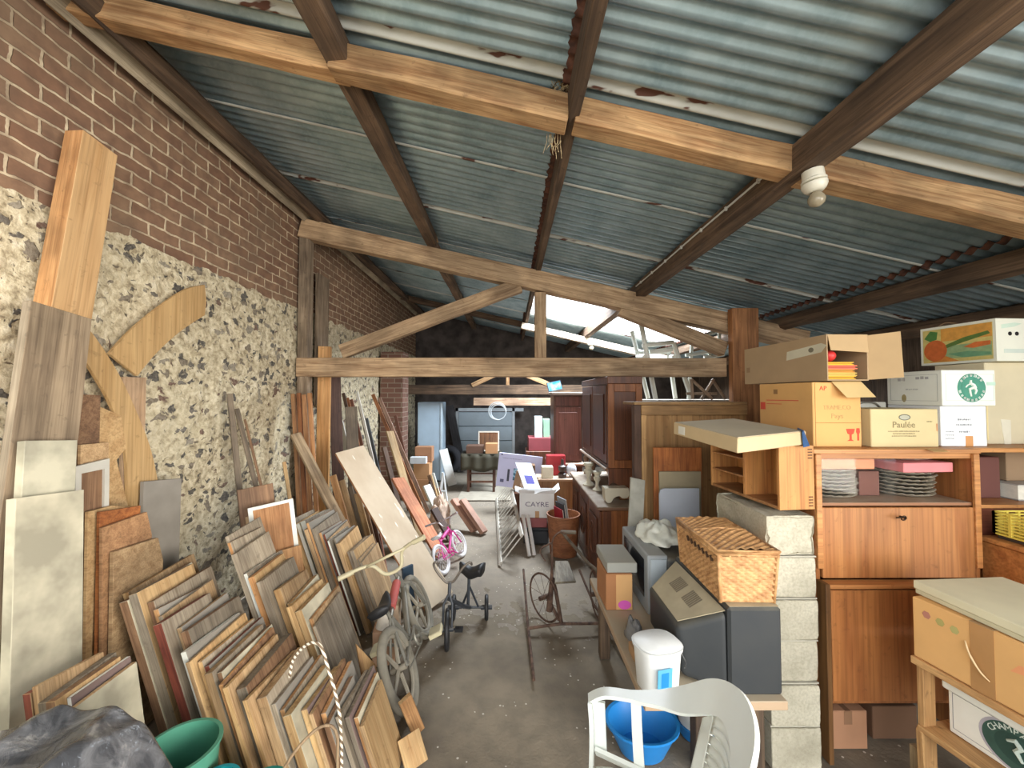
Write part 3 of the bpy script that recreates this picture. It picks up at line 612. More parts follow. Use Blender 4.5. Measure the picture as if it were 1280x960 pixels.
# lump of insulation wool
b = MB(); n1, n2 = 20, 14
def blob(cx, cy, rx, ry, rz, seed, rough):
    def f(i, j):
        a, e = 2 * PI * i, PI / 2 * j; d = V((math.cos(a) * math.cos(e), math.sin(a) * math.cos(e), math.sin(e)))
        k = 1 + rough * noise.noise(d * 2.2 + V((seed, 0, 0))) + rough * .6 * noise.noise(d * 6 + V((seed, 3, 0)))
        return (cx + d.x * rx * k, cy + d.y * ry * k, max(0.002, d.z * rz * k))
    return f
b.grid(blob(-.84, 4.72, .13, .15, .34, 2, .32), 36, 16); b.build('insulation_wool', plain((206, 180, 160), .95, 0, .25, 12, .3), smooth='all', label='pinkish lump of insulation wool beyond the salmon plank', cat='insulation')
# loose offcuts on the floor near the rows
plank('offcut', (-.43, 1.88, .02), (-.48, 1.82, .22), .06, .022, (.5, -.8, .3), [ORNG, PALE], 'orange-tan offcut tipped against the end of the nearest leaning row', 'offcut')
plank('offcut', (-.395, 1.71, 0), (-.45, 1.77, .085), .10, .012, (.5, -.7, .5), [PALE, TAN], 'small pale square offcut lying at the foot of the nearest leaning row', 'offcut')
plank('offcut', (-.62, 1.90, 0), (-.72, 1.98, .30), .07, .02, (.6, -.8, .2), [wood((200, 160, 106), (160, 116, 70))], 'pale pointed offcut between the nearest leaning row and the small bicycle', 'offcut', cut=.9)
bx0 = lambda nm, x0, x1, y0, y1, z0, z1, m, lab, cat, a=0.0: (lambda b: (b.box(-(x1 - x0) / 2, (x1 - x0) / 2, -(y1 - y0) / 2, (y1 - y0) / 2, 0, z1 - z0), b.build(nm, m, None, T((x0 + x1) / 2, (y0 + y1) / 2, z0) @ rotz(a), bevel=.003, label=lab, cat=cat)))(MB())
bx0('small_carton', -.82, -.69, 2.34, 2.46, .001, .20, card((176, 140, 112)), 'small brown carton on the floor behind the saddle of the dusty bicycle', 'carton', .2)
bx0('small_carton', -.80, -.70, 2.47, 2.56, .001, .28, card((204, 178, 150)), 'taller pale carton behind the small brown one by the dusty bicycle', 'carton', .1)
b = MB(); b.lathe([(.055, 0), (.04, .06), (.015, .13), (.006, .135)], 20, 0, T(-.755, 2.40, .203)); b.build('paper_cone', plain((206, 198, 184), .8, 0, .15, 14), None, None, smooth=True, label='pale paper cone standing on the small brown carton by the dusty bicycle', cat='cone')
plank('board', (-.715, 2.84, 0), (-.74, 2.85, .36), .09, .02, (.75, -.6, .1), [plain((46, 66, 84), .6, 0, .15)], 'dark blue board standing under the big pale plank', 'board')
for k, (x, y, z, r, lab) in enumerate([(-1.22, 4.78, .30, .06, 'crumpled white paper on the rubble, farther from the pink bicycle'), (-.62, 4.22, .02, .045, 'crumpled white paper on the floor nearer the pink bicycle')]):
    b = MB(); b.grid(lambda i, j: tuple(V((x, y, z)) + V((math.cos(2 * PI * i) * math.sin(PI * j), math.sin(2 * PI * i) * math.sin(PI * j), 1 - math.cos(PI * j))) * r * (1 + .4 * noise.noise(V((math.cos(2 * PI * i) * 3, math.sin(2 * PI * i) * 3, j * 6 + k))))), 20, 12)
    b.build('crumpled_paper', plain((224, 222, 216), .8), None, None, smooth=False, label=lab, cat='paper') if k else None
wf = thing('white_trestle', 'small folded white metal frame standing at the end of the rubble', 'frame', (-1.02, 5.95, 0)); wm_ = plain((214, 216, 216), .5)
for a_, c_ in (((-1.08, 5.90, .004), (-1.01, 5.95, .42)), ((-.94, 5.90, .004), (-1.01, 5.95, .42)), ((-1.06, 6.06, .004), (-1.02, 5.96, .42)), ((-1.055, 5.915, .15), (-.965, 5.915, .15))): b = MB(); b.tube([a_, c_], .014, 7); b.build('bar', wm_, wf, None, smooth=True)
# ---- black plastic sheet over a heap
t = NT('black_plastic_painted_sheen'); v = t.coords(rnd=False); a = t.noise(v, 9, 6, 1.2)
blackp = t.set(t.ramp(a, [(.45, lin((70, 71, 74))), (.58, lin((110, 110, 112))), (.74, lin((196, 192, 184)))]), .2)  # grey and pale streaks painted in for the sheen on the black plastic
t.bump(t.noise(v, 22, 4, 1.5), .5, .01)
def tarp(i, j):
    x = -1.56 + .84 * i; y = .42 + .80 * j
    rid = math.exp(-((x + 1.06) / .34) ** 2) * .10
    top = .675 + rid + .05 * noise.noise(V((x * 3, y * 3, 1)))
    e = max(0, (x + .94) / .26); k = max(0, (y - 1.02) / .20)
    z = top - .56 * min(1, e) ** 1.3 - .62 * min(1, max(0, k)) ** 1.4
    rd = abs(noise.noise(V((x * 5 + y * 3, y * 4 - x * 2, 5)))) ; z += .035 * (1 - rd * 2.2) + .012 * noise.noise(V((x * 16, y * 16, 2)))
    return (x - .03 * k, y, max(.003, z))
b = MB(); b.grid(tarp, 110, 80); b.build('plastic_sheet', blackp, None, I4, smooth='all', label='shiny black plastic sheet draped over a heap in the near left corner', cat='plastic sheet')
# ---- tubs
def tub(nm, c, r0, r1, h, mat, lab, rim=.008):
    b = MB(); M = T(*c); w_ = .004
    b.lathe([(r0, 0), (r1, h), (r1 + rim, h + .002), (r1 + rim, h + .012), (r1 - w_, h + .012), (r1 - w_, h), (r0 - w_, .006)], 40, 0, M, caps=False)
    n = 40; k = len(b.v); b.f += [tuple(range(39, -1, -1)), tuple(range(6 * n, 7 * n))]; b.m += [0, 0]
    return b.build(nm, mat, smooth=True, label=lab, cat='tub')
tub('plastic_tub', (-1.135, 1.375, .0), .09, .115, .38, plain((84, 152, 128), .4, 0, .1), 'tall green plastic tub beside the black plastic sheet')
tub('plastic_tub', (-.955, 1.30, .0), .05, .062, .33, plain((20, 150, 162), .35, 0, .1), 'turquoise plastic tub in front of the green tub')
tub('plastic_tub', (-.81, 1.31, .0), .058, .07, .305, plain((16, 122, 112), .4, 0, .1), 'dark teal plastic tub low beside the nearest leaning row')
# ---- rope and cane hoops in front of the boards
def hoop(px, r, mat, lab, nm, d):
    pts = smooth_path([W(u, v, dd) for u, v, dd in px], 8); b = MB(); b.tube(pts, r, 7); return b.build(nm, mat, smooth='all', label=lab, cat=nm.replace('_', ' '))
t = NT('rope_twist'); v = t.coords((1, 1, 1), rnd=False); wv = t.N('ShaderNodeTexWave'); wv.inputs['Scale'].default_value = 26; t.L(v, wv.inputs['Vector']); wv.bands_direction = 'DIAGONAL'
ropem = t.set(t.ramp(wv.outputs['Fac'], [(.35, lin((112, 92, 70))), (.6, lin((226, 216, 196)))]), .8)
hoop([(362, 846, 1.47), (366, 826, 1.46), (378, 810, 1.45), (392, 803, 1.44), (402, 810, 1.43), (410, 835, 1.42), (418, 862, 1.41), (424, 890, 1.40), (426, 915, 1.39), (427, 945, 1.38), (427, 985, 1.37), (426, 1080, 1.36)], .0055, ropem, 'twisted pale rope looped up over the nearest leaning boards', 'twisted_rope', 1.4)
hoop([(352, 965, 1.33), (372, 935, 1.33), (395, 912, 1.34), (412, 907, 1.35), (421, 918, 1.36), (422, 945, 1.365), (421, 990, 1.36), (419, 1080, 1.35)], .005, wood((176, 150, 116), (130, 106, 80)), 'bent cane hoop below the twisted rope', 'cane_hoop', 1.4)
plank('metal_strip', W(396, 849, 1.46) * 0 + V((-.70, 1.43, .28)), W(384, 785, 1.5), .006, .005, (0, -1, 0), [plain((214, 210, 190), .4)], 'thin pale rod standing up by the twisted rope', 'rod', floor=False) if False else None
# ================================================================== BICYCLES AND OLD IRON
def wheel(par, nm, c, r, tr_, mat_t, mat_r, spokes=5, ax=(0, 1, 0), wire=False, M=None):
    b = MB(); b.tube(torus_pts(c, r - tr_, ax, 36), tr_, 10, True, 0, M); tyre = b.build(nm, mat_t, par, None, smooth='all')
    b = MB(); b.tube(torus_pts(c, r - tr_ * 2.1, ax, 36), tr_ * .45, 8, True, 0, M)
    a = V(ax).normalized(); e = a.orthogonal().normalized(); q = a.cross(e)
    if wire:
        for k in range(spokes):
            an = 2 * PI * k / spokes; d = e * math.cos(an) + q * math.sin(an); b.tube([V(c) + a * (.015 if k % 2 else -.015), V(c) + d * (r - tr_ * 2)], .0016, 4, False, 0, M)
    else:
        for k in range(spokes):
            an = 2 * PI * k / spokes; d = e * math.cos(an) + q * math.sin(an); s2 = e * math.cos(an + .5) + q * math.sin(an + .5)
            b.tube([V(c) + d * .02, V(c) + d * (r - tr_ * 2)], [.012, .009], 6, False, 0, M)
            b.tube([V(c) + s2 * .02, V(c) + d * (r - tr_ * 2)], [.006, .005], 5, False, 0, M)
    b.tube([V(c) - a * .04, V(c) + a * .04], .016, 10, False, 0, M)
    b.build('rim', mat_r, tyre, None, smooth=True); return tyre
def saddle(par, M, L, w_, mat):
    b = MB()
    def f(i, j):
        x = -L * .45 + L * i; k = (1 - i) ** .7 * .85 + .18; a = PI * (j * 2 - 1)
        return (x, math.sin(a) * w_ / 2 * k, .018 * math.cos(a) + .010 * math.cos(PI * i * 2) - (.012 if abs(a) > 2 else 0))
    b.grid(f, 10, 16, 0, M); b.f += [tuple(range(16)), tuple(range(10 * 17, 10 * 17 + 16))]; b.m += [0, 0]
    return b.build('saddle', mat, par, None, smooth='all')
def kids_bike(label, M, s, frame_m, fork_m, bar_m, tyre_m, rim_m, sad_m, wire=False, pad=None, bar_h=.60, cat='bicycle', steer=0.0):
    t_ = thing('child_bicycle', label, cat, M=M); S = M @ Matrix.Diagonal((s, s, s, 1)); r = .205
    wheel(t_, 'rear_wheel', (0, 0, r), r, .024, tyre_m, rim_m, 18 if wire else 5, (0, 1, 0), wire, S)
    St = S @ T(.50, 0, 0) @ rotz(steer) @ T(-.50, 0, 0)
    wheel(t_, 'front_wheel', (.60, 0, r), r, .024, tyre_m, rim_m, 18 if wire else 5, (0, 1, 0), wire, St)
    b = MB(); bb = (.25, 0, .20); st = (.16, 0, .40); hd = (.49, 0, .47); hb = (.515, 0, .40)
    for a, c, q in ((bb, st, .015), (st, hd, .015), (bb, hb, .018), (hd, hb, .02)): b.tube([a, c], q, 10, False, 0, S)
    for y in (-.045, .045):
        b.tube([bb, (0, y, r)], .008, 8, False, 0, S); b.tube([st, (0, y, r)], .008, 8, False, 0, S)
    b.build('frame', frame_m, t_, None, smooth=True)
    b = MB(); b.tube([(.482, 0, .52), (.505, 0, .43)], .014, 8, False, 0, St)
    for y in (-.05, .05): b.tube([(.505, 0, .43), (.51, y, .41), (.60, y, r)], .011, 8, False, 0, St)
    b.build('fork', fork_m, t_, None, smooth=True)
    b = MB(); h = bar_h
    b.tube(smooth_path([(.40, -.27, h + .01), (.44, -.17, h), (.47, -.10, h - .03), (.475, -.05, .53), (.475, .05, .53), (.47, .10, h - .03), (.44, .17, h), (.40, .27, h + .01)], 5), .011, 8, False, 0, St)
    b.tube([(.455, -.14, h - .012), (.455, .14, h - .012)], .009, 8, False, 0, St); hb_ = b.build('handlebar', bar_m, t_, None, smooth='all')
    for y in (-1, 1):
        b = MB(); b.tube([(.424, .20 * y, h + .004), (.395, .285 * y, h + .012)], .016, 10, False, 0, St); b.build('grip', bar_m, hb_, None, smooth=True)
    if pad:
        b = MB(); b.tube([(.22, 0, .422), (.44, 0, .462)], .026, 10, False, 0, S); b.build('frame_pad', pad, t_, None, smooth=True)
    b = MB(); b.tube([(.16, 0, .40), (.145, 0, .475)], .011, 8, False, 0, S); b.build('seat_post', fork_m, t_, None, smooth=True)
    saddle(t_, S @ T(.14, 0, .485), .20, .12, sad_m)
    b = MB(); b.tube(torus_pts((.25, -.055, .20), .05, (0, 1, 0), 20), .008, 6, True, 0, S); b.tube([(.25, -.07, .20), (.25, .07, .20)], .014, 8, False, 0, S)
    b.tube([(.25, -.075, .20), (.33, -.085, .13)], .008, 6, False, 0, S); b.tube([(.25, .075, .20), (.17, .085, .27)], .008, 6, False, 0, S)
    b.tube([(.25, -.055, .252), (0, -.05, .225)], .004, 5, False, 0, S); b.tube([(.25, -.055, .148), (0, -.05, .18)], .004, 5, False, 0, S); b.build('crank', fork_m, t_, None, smooth=True)
    for y, x, z in ((-.13, .33, .13), (.13, .17, .27)):
        b = MB(); b.box(x - .045, x + .045, y - .04, y + .04, z - .014, z + .014, 0, S); b.build('pedal', bar_m, t_, None, bevel=.004)
    return t_
creamp = dusty((206, 196, 160), (150, 140, 118), .5, .6); steel = dusty((140, 138, 128), (120, 110, 96), .5, .45, .5); rubg = plain((132, 126, 112), .85, 0, .2, 12); dirtyg = plain((146, 138, 122), .7, 0, .15); blk = plain((34, 34, 36), .55, 0, .2)
def bike_M(x, y, yaw, lean): return T(x, y, .001) @ rotz(yaw) @ Matrix.Rotation(lean, 4, 'X')
kids_bike('dusty child bicycle with cream handlebars and a red pad leaning on the board rows', bike_M(-.485, 2.055, math.radians(94), math.radians(-25)), 1.0, steel, steel, creamp, rubg, dirtyg, blk, False, plain((176, 84, 78), .7), .645)
pinkm = plain((214, 70, 150), .4, 0, .08); whm = plain((230, 226, 226), .5)
kids_bike('small pink child bicycle with a white saddle and white wheels', bike_M(-.56, 3.52, math.radians(74), math.radians(-26)), .66, pinkm, pinkm, plain((190, 180, 180), .4, .5), plain((214, 210, 210), .6), whm, whm, True, pinkm, .64)
# tricycle
bluegrey = dusty((60, 66, 74), (110, 104, 96), .5, .5, .3)
t_ = thing('child_tricycle', 'old child tricycle with a bent steel handlebar and black saddle', 'tricycle', (-.42, 2.6, 0))
ft = V((-.395, 2.50, .12)); rl = V((-.40, 2.82, .085)); rr = V((-.165, 2.82, .085))
wheel(t_, 'front_wheel', ft, .12, .014, blk, bluegrey, 12, (1, .12, 0), True)
wheel(t_, 'rear_wheel', rl, .085, .014, blk, bluegrey, 6, (1, .05, 0), False); wheel(t_, 'rear_wheel', rr, .085, .014, blk, bluegrey, 6, (1, .05, 0), False)
b = MB(); b.tube([rl, rr], .009, 8); m_ = (rl + rr) / 2; b.tube([m_, m_ + V((-.02, -.12, .07)), ft + V((0, .06, .16))], .014, 8); b.tube([m_ + V((-.01, -.04, .03)), m_ + V((-.005, -.02, .25))], .011, 8); b.tube([m_ + V((.06, 0, 0)), m_ + V((0, -.03, .16))], .008, 6); b.tube([m_ + V((-.06, 0, 0)), m_ + V((0, -.03, .16))], .008, 6); b.build('frame', bluegrey, t_, None, smooth=True)
b = MB(); top = ft + V((.005, .05, .20)); 
for sx_ in (-.028, .028): b.tube([ft + V((sx_, 0, 0)), ft + V((sx_, .03, .14)), top], .008, 8)
b.tube([top, top + V((0, .02, .06))], .011, 8); b.build('fork', bluegrey, t_, None, smooth=True)
b = MB(); hp = top + V((0, .02, .06)); b.tube(smooth_path([hp + V((-.075, .01, .10)), hp + V((-.09, .0, .13)), hp + V((-.105, .0, .115)), hp + V((-.085, 0, .07)), hp + V((-.03, 0, .005)), hp, hp + V((.03, 0, .012)), hp + V((.085, .01, .09)), hp + V((.13, .02, .12)), hp + V((.14, .03, .10))], 5), .008, 8); b.build('handlebar', dusty((120, 112, 104), (120, 110, 96), .4, .4, .6), t_, None, smooth='all')
saddle(t_, T(m_.x + .02, m_.y - .05, .375) @ rotz(math.radians(165)) @ Matrix.Diagonal((1, 1, 1.6, 1)), .17, .13, blk)
b = MB(); b.tube([ft + V((-.07, 0, 0)), ft + V((.07, 0, 0))], .007, 6); b.box(ft.x + .05, ft.x + .10, ft.y - .02, ft.y + .02, ft.z - .008, ft.z + .008); b.box(ft.x - .10, ft.x - .05, ft.y - .02, ft.y + .02, ft.z - .008, ft.z + .008); b.build('pedals', blk, t_, None)
# rusty antique pedal cart in the passage
ru = rust((112, 86, 70), (66, 48, 40)); rug = rust((128, 116, 100), (90, 78, 66))
pc = thing('pedal_cart', 'rusty antique pedal cart with wire-spoked wheels and a tall steering rod in the passage', 'pedal cart', (.38, 2.7, 0))
b = MB(); b.tube([(.115, 3.25, .16), (.12, 3.05, .10), (.125, 2.7, .03), (.135, 2.2, .02)], .009, 8); b.tube([(.125, 2.66, .03), (.35, 2.66, .06), (.66, 2.68, .05)], .010, 8)
b.tube([(.66, 2.68, .05), (.62, 2.9, .06), (.56, 3.15, .2)], .009, 8); b.tube([(.35, 2.66, .06), (.33, 2.8, .20), (.315, 2.86, .27)], .014, 8); b.tube([(.27, 2.80, .16), (.34, 2.7, .06)], .012, 8)
b.tube([(.66, 2.68, .05), (.70, 2.3, .03), (.74, 2.0, .02)], .008, 8); b.build('frame', ru, pc, None, smooth=True)
wheel(pc, 'wheel', (.245, 2.80, .165), .165, .006, ru, ru, 10, (.82, .57, 0), True)
wheel(pc, 'wheel', (.63, 2.84, .165), .165, .006, ru, ru, 10, (1, .1, 0), True)
b = MB(); b.tube([(.275, 2.74, .10), (.29, 2.75, .24), (.298, 2.75, .40), (.298, 2.76, .56)], [.022, .018, .008, .007], 8); b.build('steering_rod', ru, pc, None, smooth=True)
b = MB(); b.tube(smooth_path([(.298, 2.76, .56), (.23, 2.75, .535), (.215, 2.74, .505), (.25, 2.72, .45)], 5), .006, 6); b.tube(smooth_path([(.298, 2.76, .56), (.315, 2.77, .60), (.36, 2.79, .625), (.40, 2.80, .61)], 5), .006, 6); b.build('steering_handle', ru, pc, None, smooth='all')
b = MB(); b.tube([(.37, 2.84, .61), (.48, 2.84, .605)], .014, 8); b.build('push_handle', wood((150, 136, 116), (112, 98, 82), 0), pc, None, smooth=True)
b = MB(); b.tube(smooth_path([(.39, 2.85, .60), (.43, 2.88, .54), (.52, 2.92, .43), (.58, 2.90, .36), (.63, 2.84, .33), (.66, 2.76, .24), (.69, 2.66, .08)], 5), .012, 8); b.build('push_bar', rug, pc, None, smooth='all')
b = MB(); b.add([(.31, 2.70, .30), (.46, 2.72, .30), (.445, 2.98, .33), (.345, 2.98, .33), (.31, 2.70, .315), (.46, 2.72, .315), (.445, 2.98, .345), (.345, 2.98, .345)], [(0, 3, 2, 1), (4, 5, 6, 7), (0, 1, 5, 4), (1, 2, 6, 5), (2, 3, 7, 6), (3, 0, 4, 7)]); b.build('seat', wood((150, 140, 120), (116, 104, 88), 1), pc, None, bevel=.004)
# ================================================================== RIGHT SIDE
VEN = wood((196, 134, 78), (168, 106, 58), 2, .5, .45, .18, .03); VENX = wood((206, 146, 86), (178, 116, 66), 0, .5, .5, .18, .03); VEND = wood((178, 116, 64), (146, 88, 46), 2, .5, .45, .2, .03)
def bx(nm, x0, x1, y0, y1, z0, z1, mat, par=None, bev=.002, **k):
    b = MB(); b.box(x0, x1, y0, y1, z0, z1); return b.build(nm, mat, par, None, bevel=bev, **k)
# ---- block pillar
t = NT('concrete_block'); v = t.coords(); a = t.noise(v, 5, 5); g_ = t.noise(v, 90, 3)
bm_ = t.set(t.mix(t.ramp(g_, [(.4, (0, 0, 0, 1)), (.65, (.4, .4, .4, 1))]), t.ramp(a, [(.3, lin((164, 158, 138))), (.65, lin((204, 198, 178)))]), lin((146, 140, 122))), .95); t.bump(g_, .6, .006)
def block(x0, x1, y0, y1, z0, z1, lab, rough=.005):
    M = T((x0 + x1) / 2, (y0 + y1) / 2, z0); b = MB(); n = 9; h = V(((x1 - x0) / 2, (y1 - y0) / 2, (z1 - z0)))
    for ax in range(3):
        for sg in (-1, 1):
            def f(i, j):
                p = [0, 0, 0]; p[ax] = sg; o1, o2 = [k for k in range(3) if k != ax]; p[o1] = 2 * i - 1; p[o2] = 2 * j - 1
                q = V((p[0] * h.x, p[1] * h.y, (p[2] + 1) / 2 * h.z)); e = q + V((x0 * 3, y0, z0 * 5))
                m = sum(1 for c in p if abs(c) > .93); sh = .0022 * max(0, m - 1)
                q -= V((p[0], p[1], p[2] * (1 if z0 > .01 else 0))) * sh
                d = rough * noise.noise(e * 14) + rough * .7 * noise.noise(e * 40)
                q[ax] += sg * min(0, d - rough * .5) ; return tuple(q)
            b.grid(f, n, n, 0)
    bm2 = bmesh.new(); 
    return b.build('concrete_block', bm_, None, M, smooth=True, label=lab, cat='concrete block', group='blocks of the concrete pillar')
zz = 0
for k in range(6):
    hgt = .174; lab = '%s concrete block of the pillar counted up from the floor' % ordn(k) if k < 5 else 'topmost concrete block of the pillar, ragged where it was broken'
    block(1.12 + R.uniform(-.006, .004), 1.338 + R.uniform(-.006, .004), 1.70 + R.uniform(-.01, .006) + (.01 if k == 5 else 0), 2.12, zz + .001, zz + hgt, lab, .014 if k == 5 else .0035)
    zz += hgt + (.006 if k < 5 else 0)
PT = zz
mort = plain((186, 182, 166), .95, 0, .12, 20, .2)
for k in range(1, 6):
    z_ = k * (.174 + .006) - .0055
    b = MB(); b.box(1.122, 1.335, 1.702, 2.118, z_, z_ + .0055); b.build('mortar_bed', mort, label='%s mortar joint of the block pillar counted up from the floor' % ordn(k - 1), cat='mortar joint', kind='structure')
# ---- secretary cabinet
CX0, CX1, CY, CZ = 1.385, 2.135, 1.77, 1.355
sec = thing('secretary_cabinet', 'tall varnished wood cabinet with glass doors over a drop front, beside the block pillar', 'cabinet', ((CX0 + CX1) / 2, CY, 0))
for x in (CX0, CX1 - .02): bx('side_panel', x, x + .02, CY, CY + .40, 0, CZ - .02, VEND, sec)
bx('top_panel', CX0 - .01, CX1 + .005, CY - .015, CY + .41, CZ - .02, CZ, VENX, sec); bx('back_panel', CX0 + .02, CX1 - .02, CY + .385, CY + .40, .2, CZ - .02, wood((120, 66, 44), (98, 50, 34)), sec)
bx('shelf', CX0 + .02, CX1 - .02, CY + .005, CY + .385, 1.095, 1.11, dusty((150, 100, 66), (160, 146, 126), .7), sec)
bx('top_rail', CX0 + .02, CX1 - .02, CY, CY + .02, CZ - .045, CZ - .02, VENX, sec)
for x in (CX0 + .001, CX1 - .027): bx('stile', x, x + .026, CY - .014, CY, .82, CZ - .022, VENX, sec)
fl = bx('drop_front', CX0 + .028, CX1 - .028, CY - .006, CY + .012, .775, 1.09, VEN, sec)
b = MB(); kx = 1.77; b.tube([(kx, CY - .006, 1.05), (kx, CY - .03, 1.05)], .005, 8); b.tube(torus_pts((kx - .012, CY - .034, 1.052), .010, (0, 1, .3), 14), .003, 6, True); b.tube([(kx - .02, CY - .034, 1.054), (kx - .045, CY - .034, 1.054)], .003, 6); b.build('key', plain((70, 56, 44), .4, .7), fl, None, smooth=True)
LY = CY - .055
low = bx('lower_door', CX0 + .022, CX1 - .03, LY, LY + .018, .27, .745, VEND, sec)
bx('lower_side', CX0, CX0 + .02, LY, CY, 0, .77, wood((140, 100, 58), (112, 76, 42), 2, .5, .5), sec); bx('lower_side', CX1 - .02, CX1, LY, CY, 0, .77, VEND, sec)
b = MB(); b.box(CX0 + .02, CX0 + .05, LY + .001, LY + .02, 0, .76); b.build('lower_stile', VENX, sec, None, bevel=.001) if False else None
bx('ledge', CX0 + .02, CX1 - .02, LY + .001, CY, .75, .768, VENX, sec)
bx('lower_shelf', CX0 + .02, CX1 - .02, LY + .02, CY + .38, .245, .26, VEND, sec)
gl = glass_mat()
for k, (xa, xb, y) in enumerate(((CX0 + .03, 1.79, CY + .018), (1.72, CX1 - .03, CY + .010))): bx('glass_door', xa, xb, y, y + .004, 1.113, CZ - .046, gl, sec, 0)
# plates behind the glass
platem = dusty((214, 208, 192), (150, 138, 118), .8, .3, .3)
def plate_mesh(r, n=132):
    def prof(a):
        s_ = r * (1 + .025 * math.cos(22 * a)); return s_
    b = MB(); rings = [(.62, .000, 0), (.66, .003, 0), (.97, .014, 1), (1.0, .0175, 1), (.97, .019, 1), (.65, .008, 0), (.60, .005, 0)]
    vs = []; fs = []
    for q, z, w_ in rings:
        for j in range(n):
            a = 2 * PI * j / n; rr = (prof(a) if w_ else r) * q; vs.append((rr * math.cos(a), rr * math.sin(a), z + (.0028 * math.cos(22 * a) if w_ else 0)))
    k = len(rings)
    for i in range(k - 1): fs += [(i * n + j, i * n + (j + 1) % n, (i + 1) * n + (j + 1) % n, (i + 1) * n + j) for j in range(n)]
    fs += [tuple(range(n - 1, -1, -1)), tuple((k - 1) * n + j for j in range(n))]; b.add(vs, fs); return b
p0 = None
for s_, (px, py, cnt, lab) in enumerate(((1.56, CY + .162, 8, 'left'), (1.955, CY + .178, 7, 'right'))):
    for k in range(cnt):
        M = T(px + R.uniform(-.008, .010), py, 1.112 + k * .0172) @ rotz(R.uniform(0, 1)); L_ = '%s scalloped metal plate from the bottom of the %s stack behind the glass' % (ordn(k), lab)
        if p0 is None: p0 = plate_mesh(.125).build('scalloped_plate', platem, None, M, smooth=True, label=L_, cat='plate', group='plates behind the glass')
        else: dup(p0, M, L_)
def stack_top(cnt): return 1.112 + (cnt - 1) * .0172 + .0235
def carton(nm, x0, x1, y0, y1, z0, z1, mat, lab, cat, lid=None, rz=0.0):
    t_ = thing(nm, lab, cat, ((x0 + x1) / 2, (y0 + y1) / 2, z0)); w_ = (x1 - x0) / 2; d = (y1 - y0) / 2; h = z1 - z0
    M = WM[t_.name] @ rotz(rz); WM[t_.name] = M; t_.matrix_world = M
    b = MB(); b.box(-w_, w_, -d, d, 0, h - .0); b.build('body', mat, t_, M, bevel=.003); return t_, M, w_, d, h
def facade(par, M, x, y, z, rot=0):
    """frame lying on a vertical face: local x right, y up, seen from outside; rot 0 = the -y face, -90 = the -x face"""
    return M @ T(x, y, z) @ rotz(rot) @ Matrix.Rotation(PI / 2, 4, 'X')
def patch(nm, pl, M, par, mat, th=.0012):
    b = MB(); b.prism(pl, 0, th, 0, M); return b.build(nm, mat, par)
def rect(x0, x1, y0, y1): return [(x0, y0), (x1, y0), (x1, y1), (x0, y1)]
def disc(cx, cy, rx, ry, n=40): return [(cx + rx * math.cos(2 * PI * i / n), cy + ry * math.sin(2 * PI * i / n)) for i in range(n)]
carton('flat_carton', CX0 + .03, 1.70, CY + .035, CY + .28, stack_top(8), stack_top(8) + .048, card((208, 140, 104)), 'flat orange-pink carton on the left plate stack behind the glass', 'carton')
carton('flat_carton', 1.83, 2.08, CY + .045, CY + .29, stack_top(7), stack_top(7) + .045, card((228, 140, 142)), 'flat bright pink carton on the right plate stack behind the glass', 'carton', rz=.06)
M = T(1.955, CY + .178, stack_top(7) + .047); L_ = 'single scalloped metal plate lying on the bright pink carton'; dup(p0, M, L_, 'plates behind the glass')
bx('brown_case', 1.70, 1.80, CY + .12, CY + .30, 1.112, 1.23, plain((110, 66, 54), .7), None, label='dark red-brown case between the two plate stacks', cat='case')
# small carton on the floor under the cabinet
cb_, M, w_, d, h = carton('small_carton', 1.445, 1.62, 1.79, 2.0, .001, .17, card((176, 130, 98)), 'small closed brown carton on the floor in the gap under the tall cabinet', 'carton')
patch('tape', rect(-.018, .018, .11, h - .001), facade(cb_, M, 0, -d, 0), cb_, card((140, 104, 76)))
b = MB(); b.box(-.012, .012, -d, d, h, h + .001, 0, M); b.build('tape', card((128, 92, 66)), cb_)
carton('small_carton', 1.69, 1.90, 1.84, 2.08, .001, .15, card((110, 80, 58)), 'dark brown carton on the floor behind the wooden rack support', 'carton')
# ---- neighbouring unit
NX0, NX1 = 2.165, 2.95
nb = thing('shelf_unit', 'red-brown shelf unit to the right of the tall cabinet', 'shelf unit', ((NX0 + NX1) / 2, 1.80, 0))
RED = wood((148, 86, 64), (118, 62, 48), 0, .5, .5, .2, .03)
for x in (NX0, NX1 - .02): bx('side_panel', x, x + .02, 1.80, 2.2, 0, CZ - .022, VEND, nb)
bx('back_panel', NX0 + .02, NX1 - .02, 2.18, 2.2, .1, CZ - .022, wood((126, 82, 66), (100, 62, 50)), nb)
bx('shelf', NX0 + .02, NX1 - .02, 1.80, 2.18, 1.075, 1.092, VENX, nb); bx('front_panel', NX0 + .02, NX1 - .02, 1.82, 1.835, .70, 1.074, RED, nb); bx('lower_panel', NX0 + .02, NX1 - .02, 1.80, 1.82, .05, .70, VEN, nb)
bx('top_board', NX0 - .022, NX1 + .6, 1.79, 2.22, CZ - .02, CZ, VENX, nb)
bx('brown_case', 2.305, 2.42, 1.91, 2.1, 1.093, 1.295, plain((104, 62, 54), .7, 0, .1), None, .004, label='dark red-brown box file on the shelf right of the tall cabinet', cat='box file')
bk = thing('big_book', 'grey book with pale page edges lying right of the dark box file', 'book', (2.60, 1.99, 1.093))
bx('cover', 2.44, 2.72, 1.86, 2.12, 1.093, 1.098, plain((150, 146, 140), .6), bk, 0); bx('pages', 2.445, 2.72, 1.865, 2.115, 1.098, 1.165, plain((222, 218, 204), .8, 0, .1, 40), bk, 0); bx('cover', 2.44, 2.72, 1.86, 2.12, 1.165, 1.17, plain((176, 172, 164), .6), bk, 0)
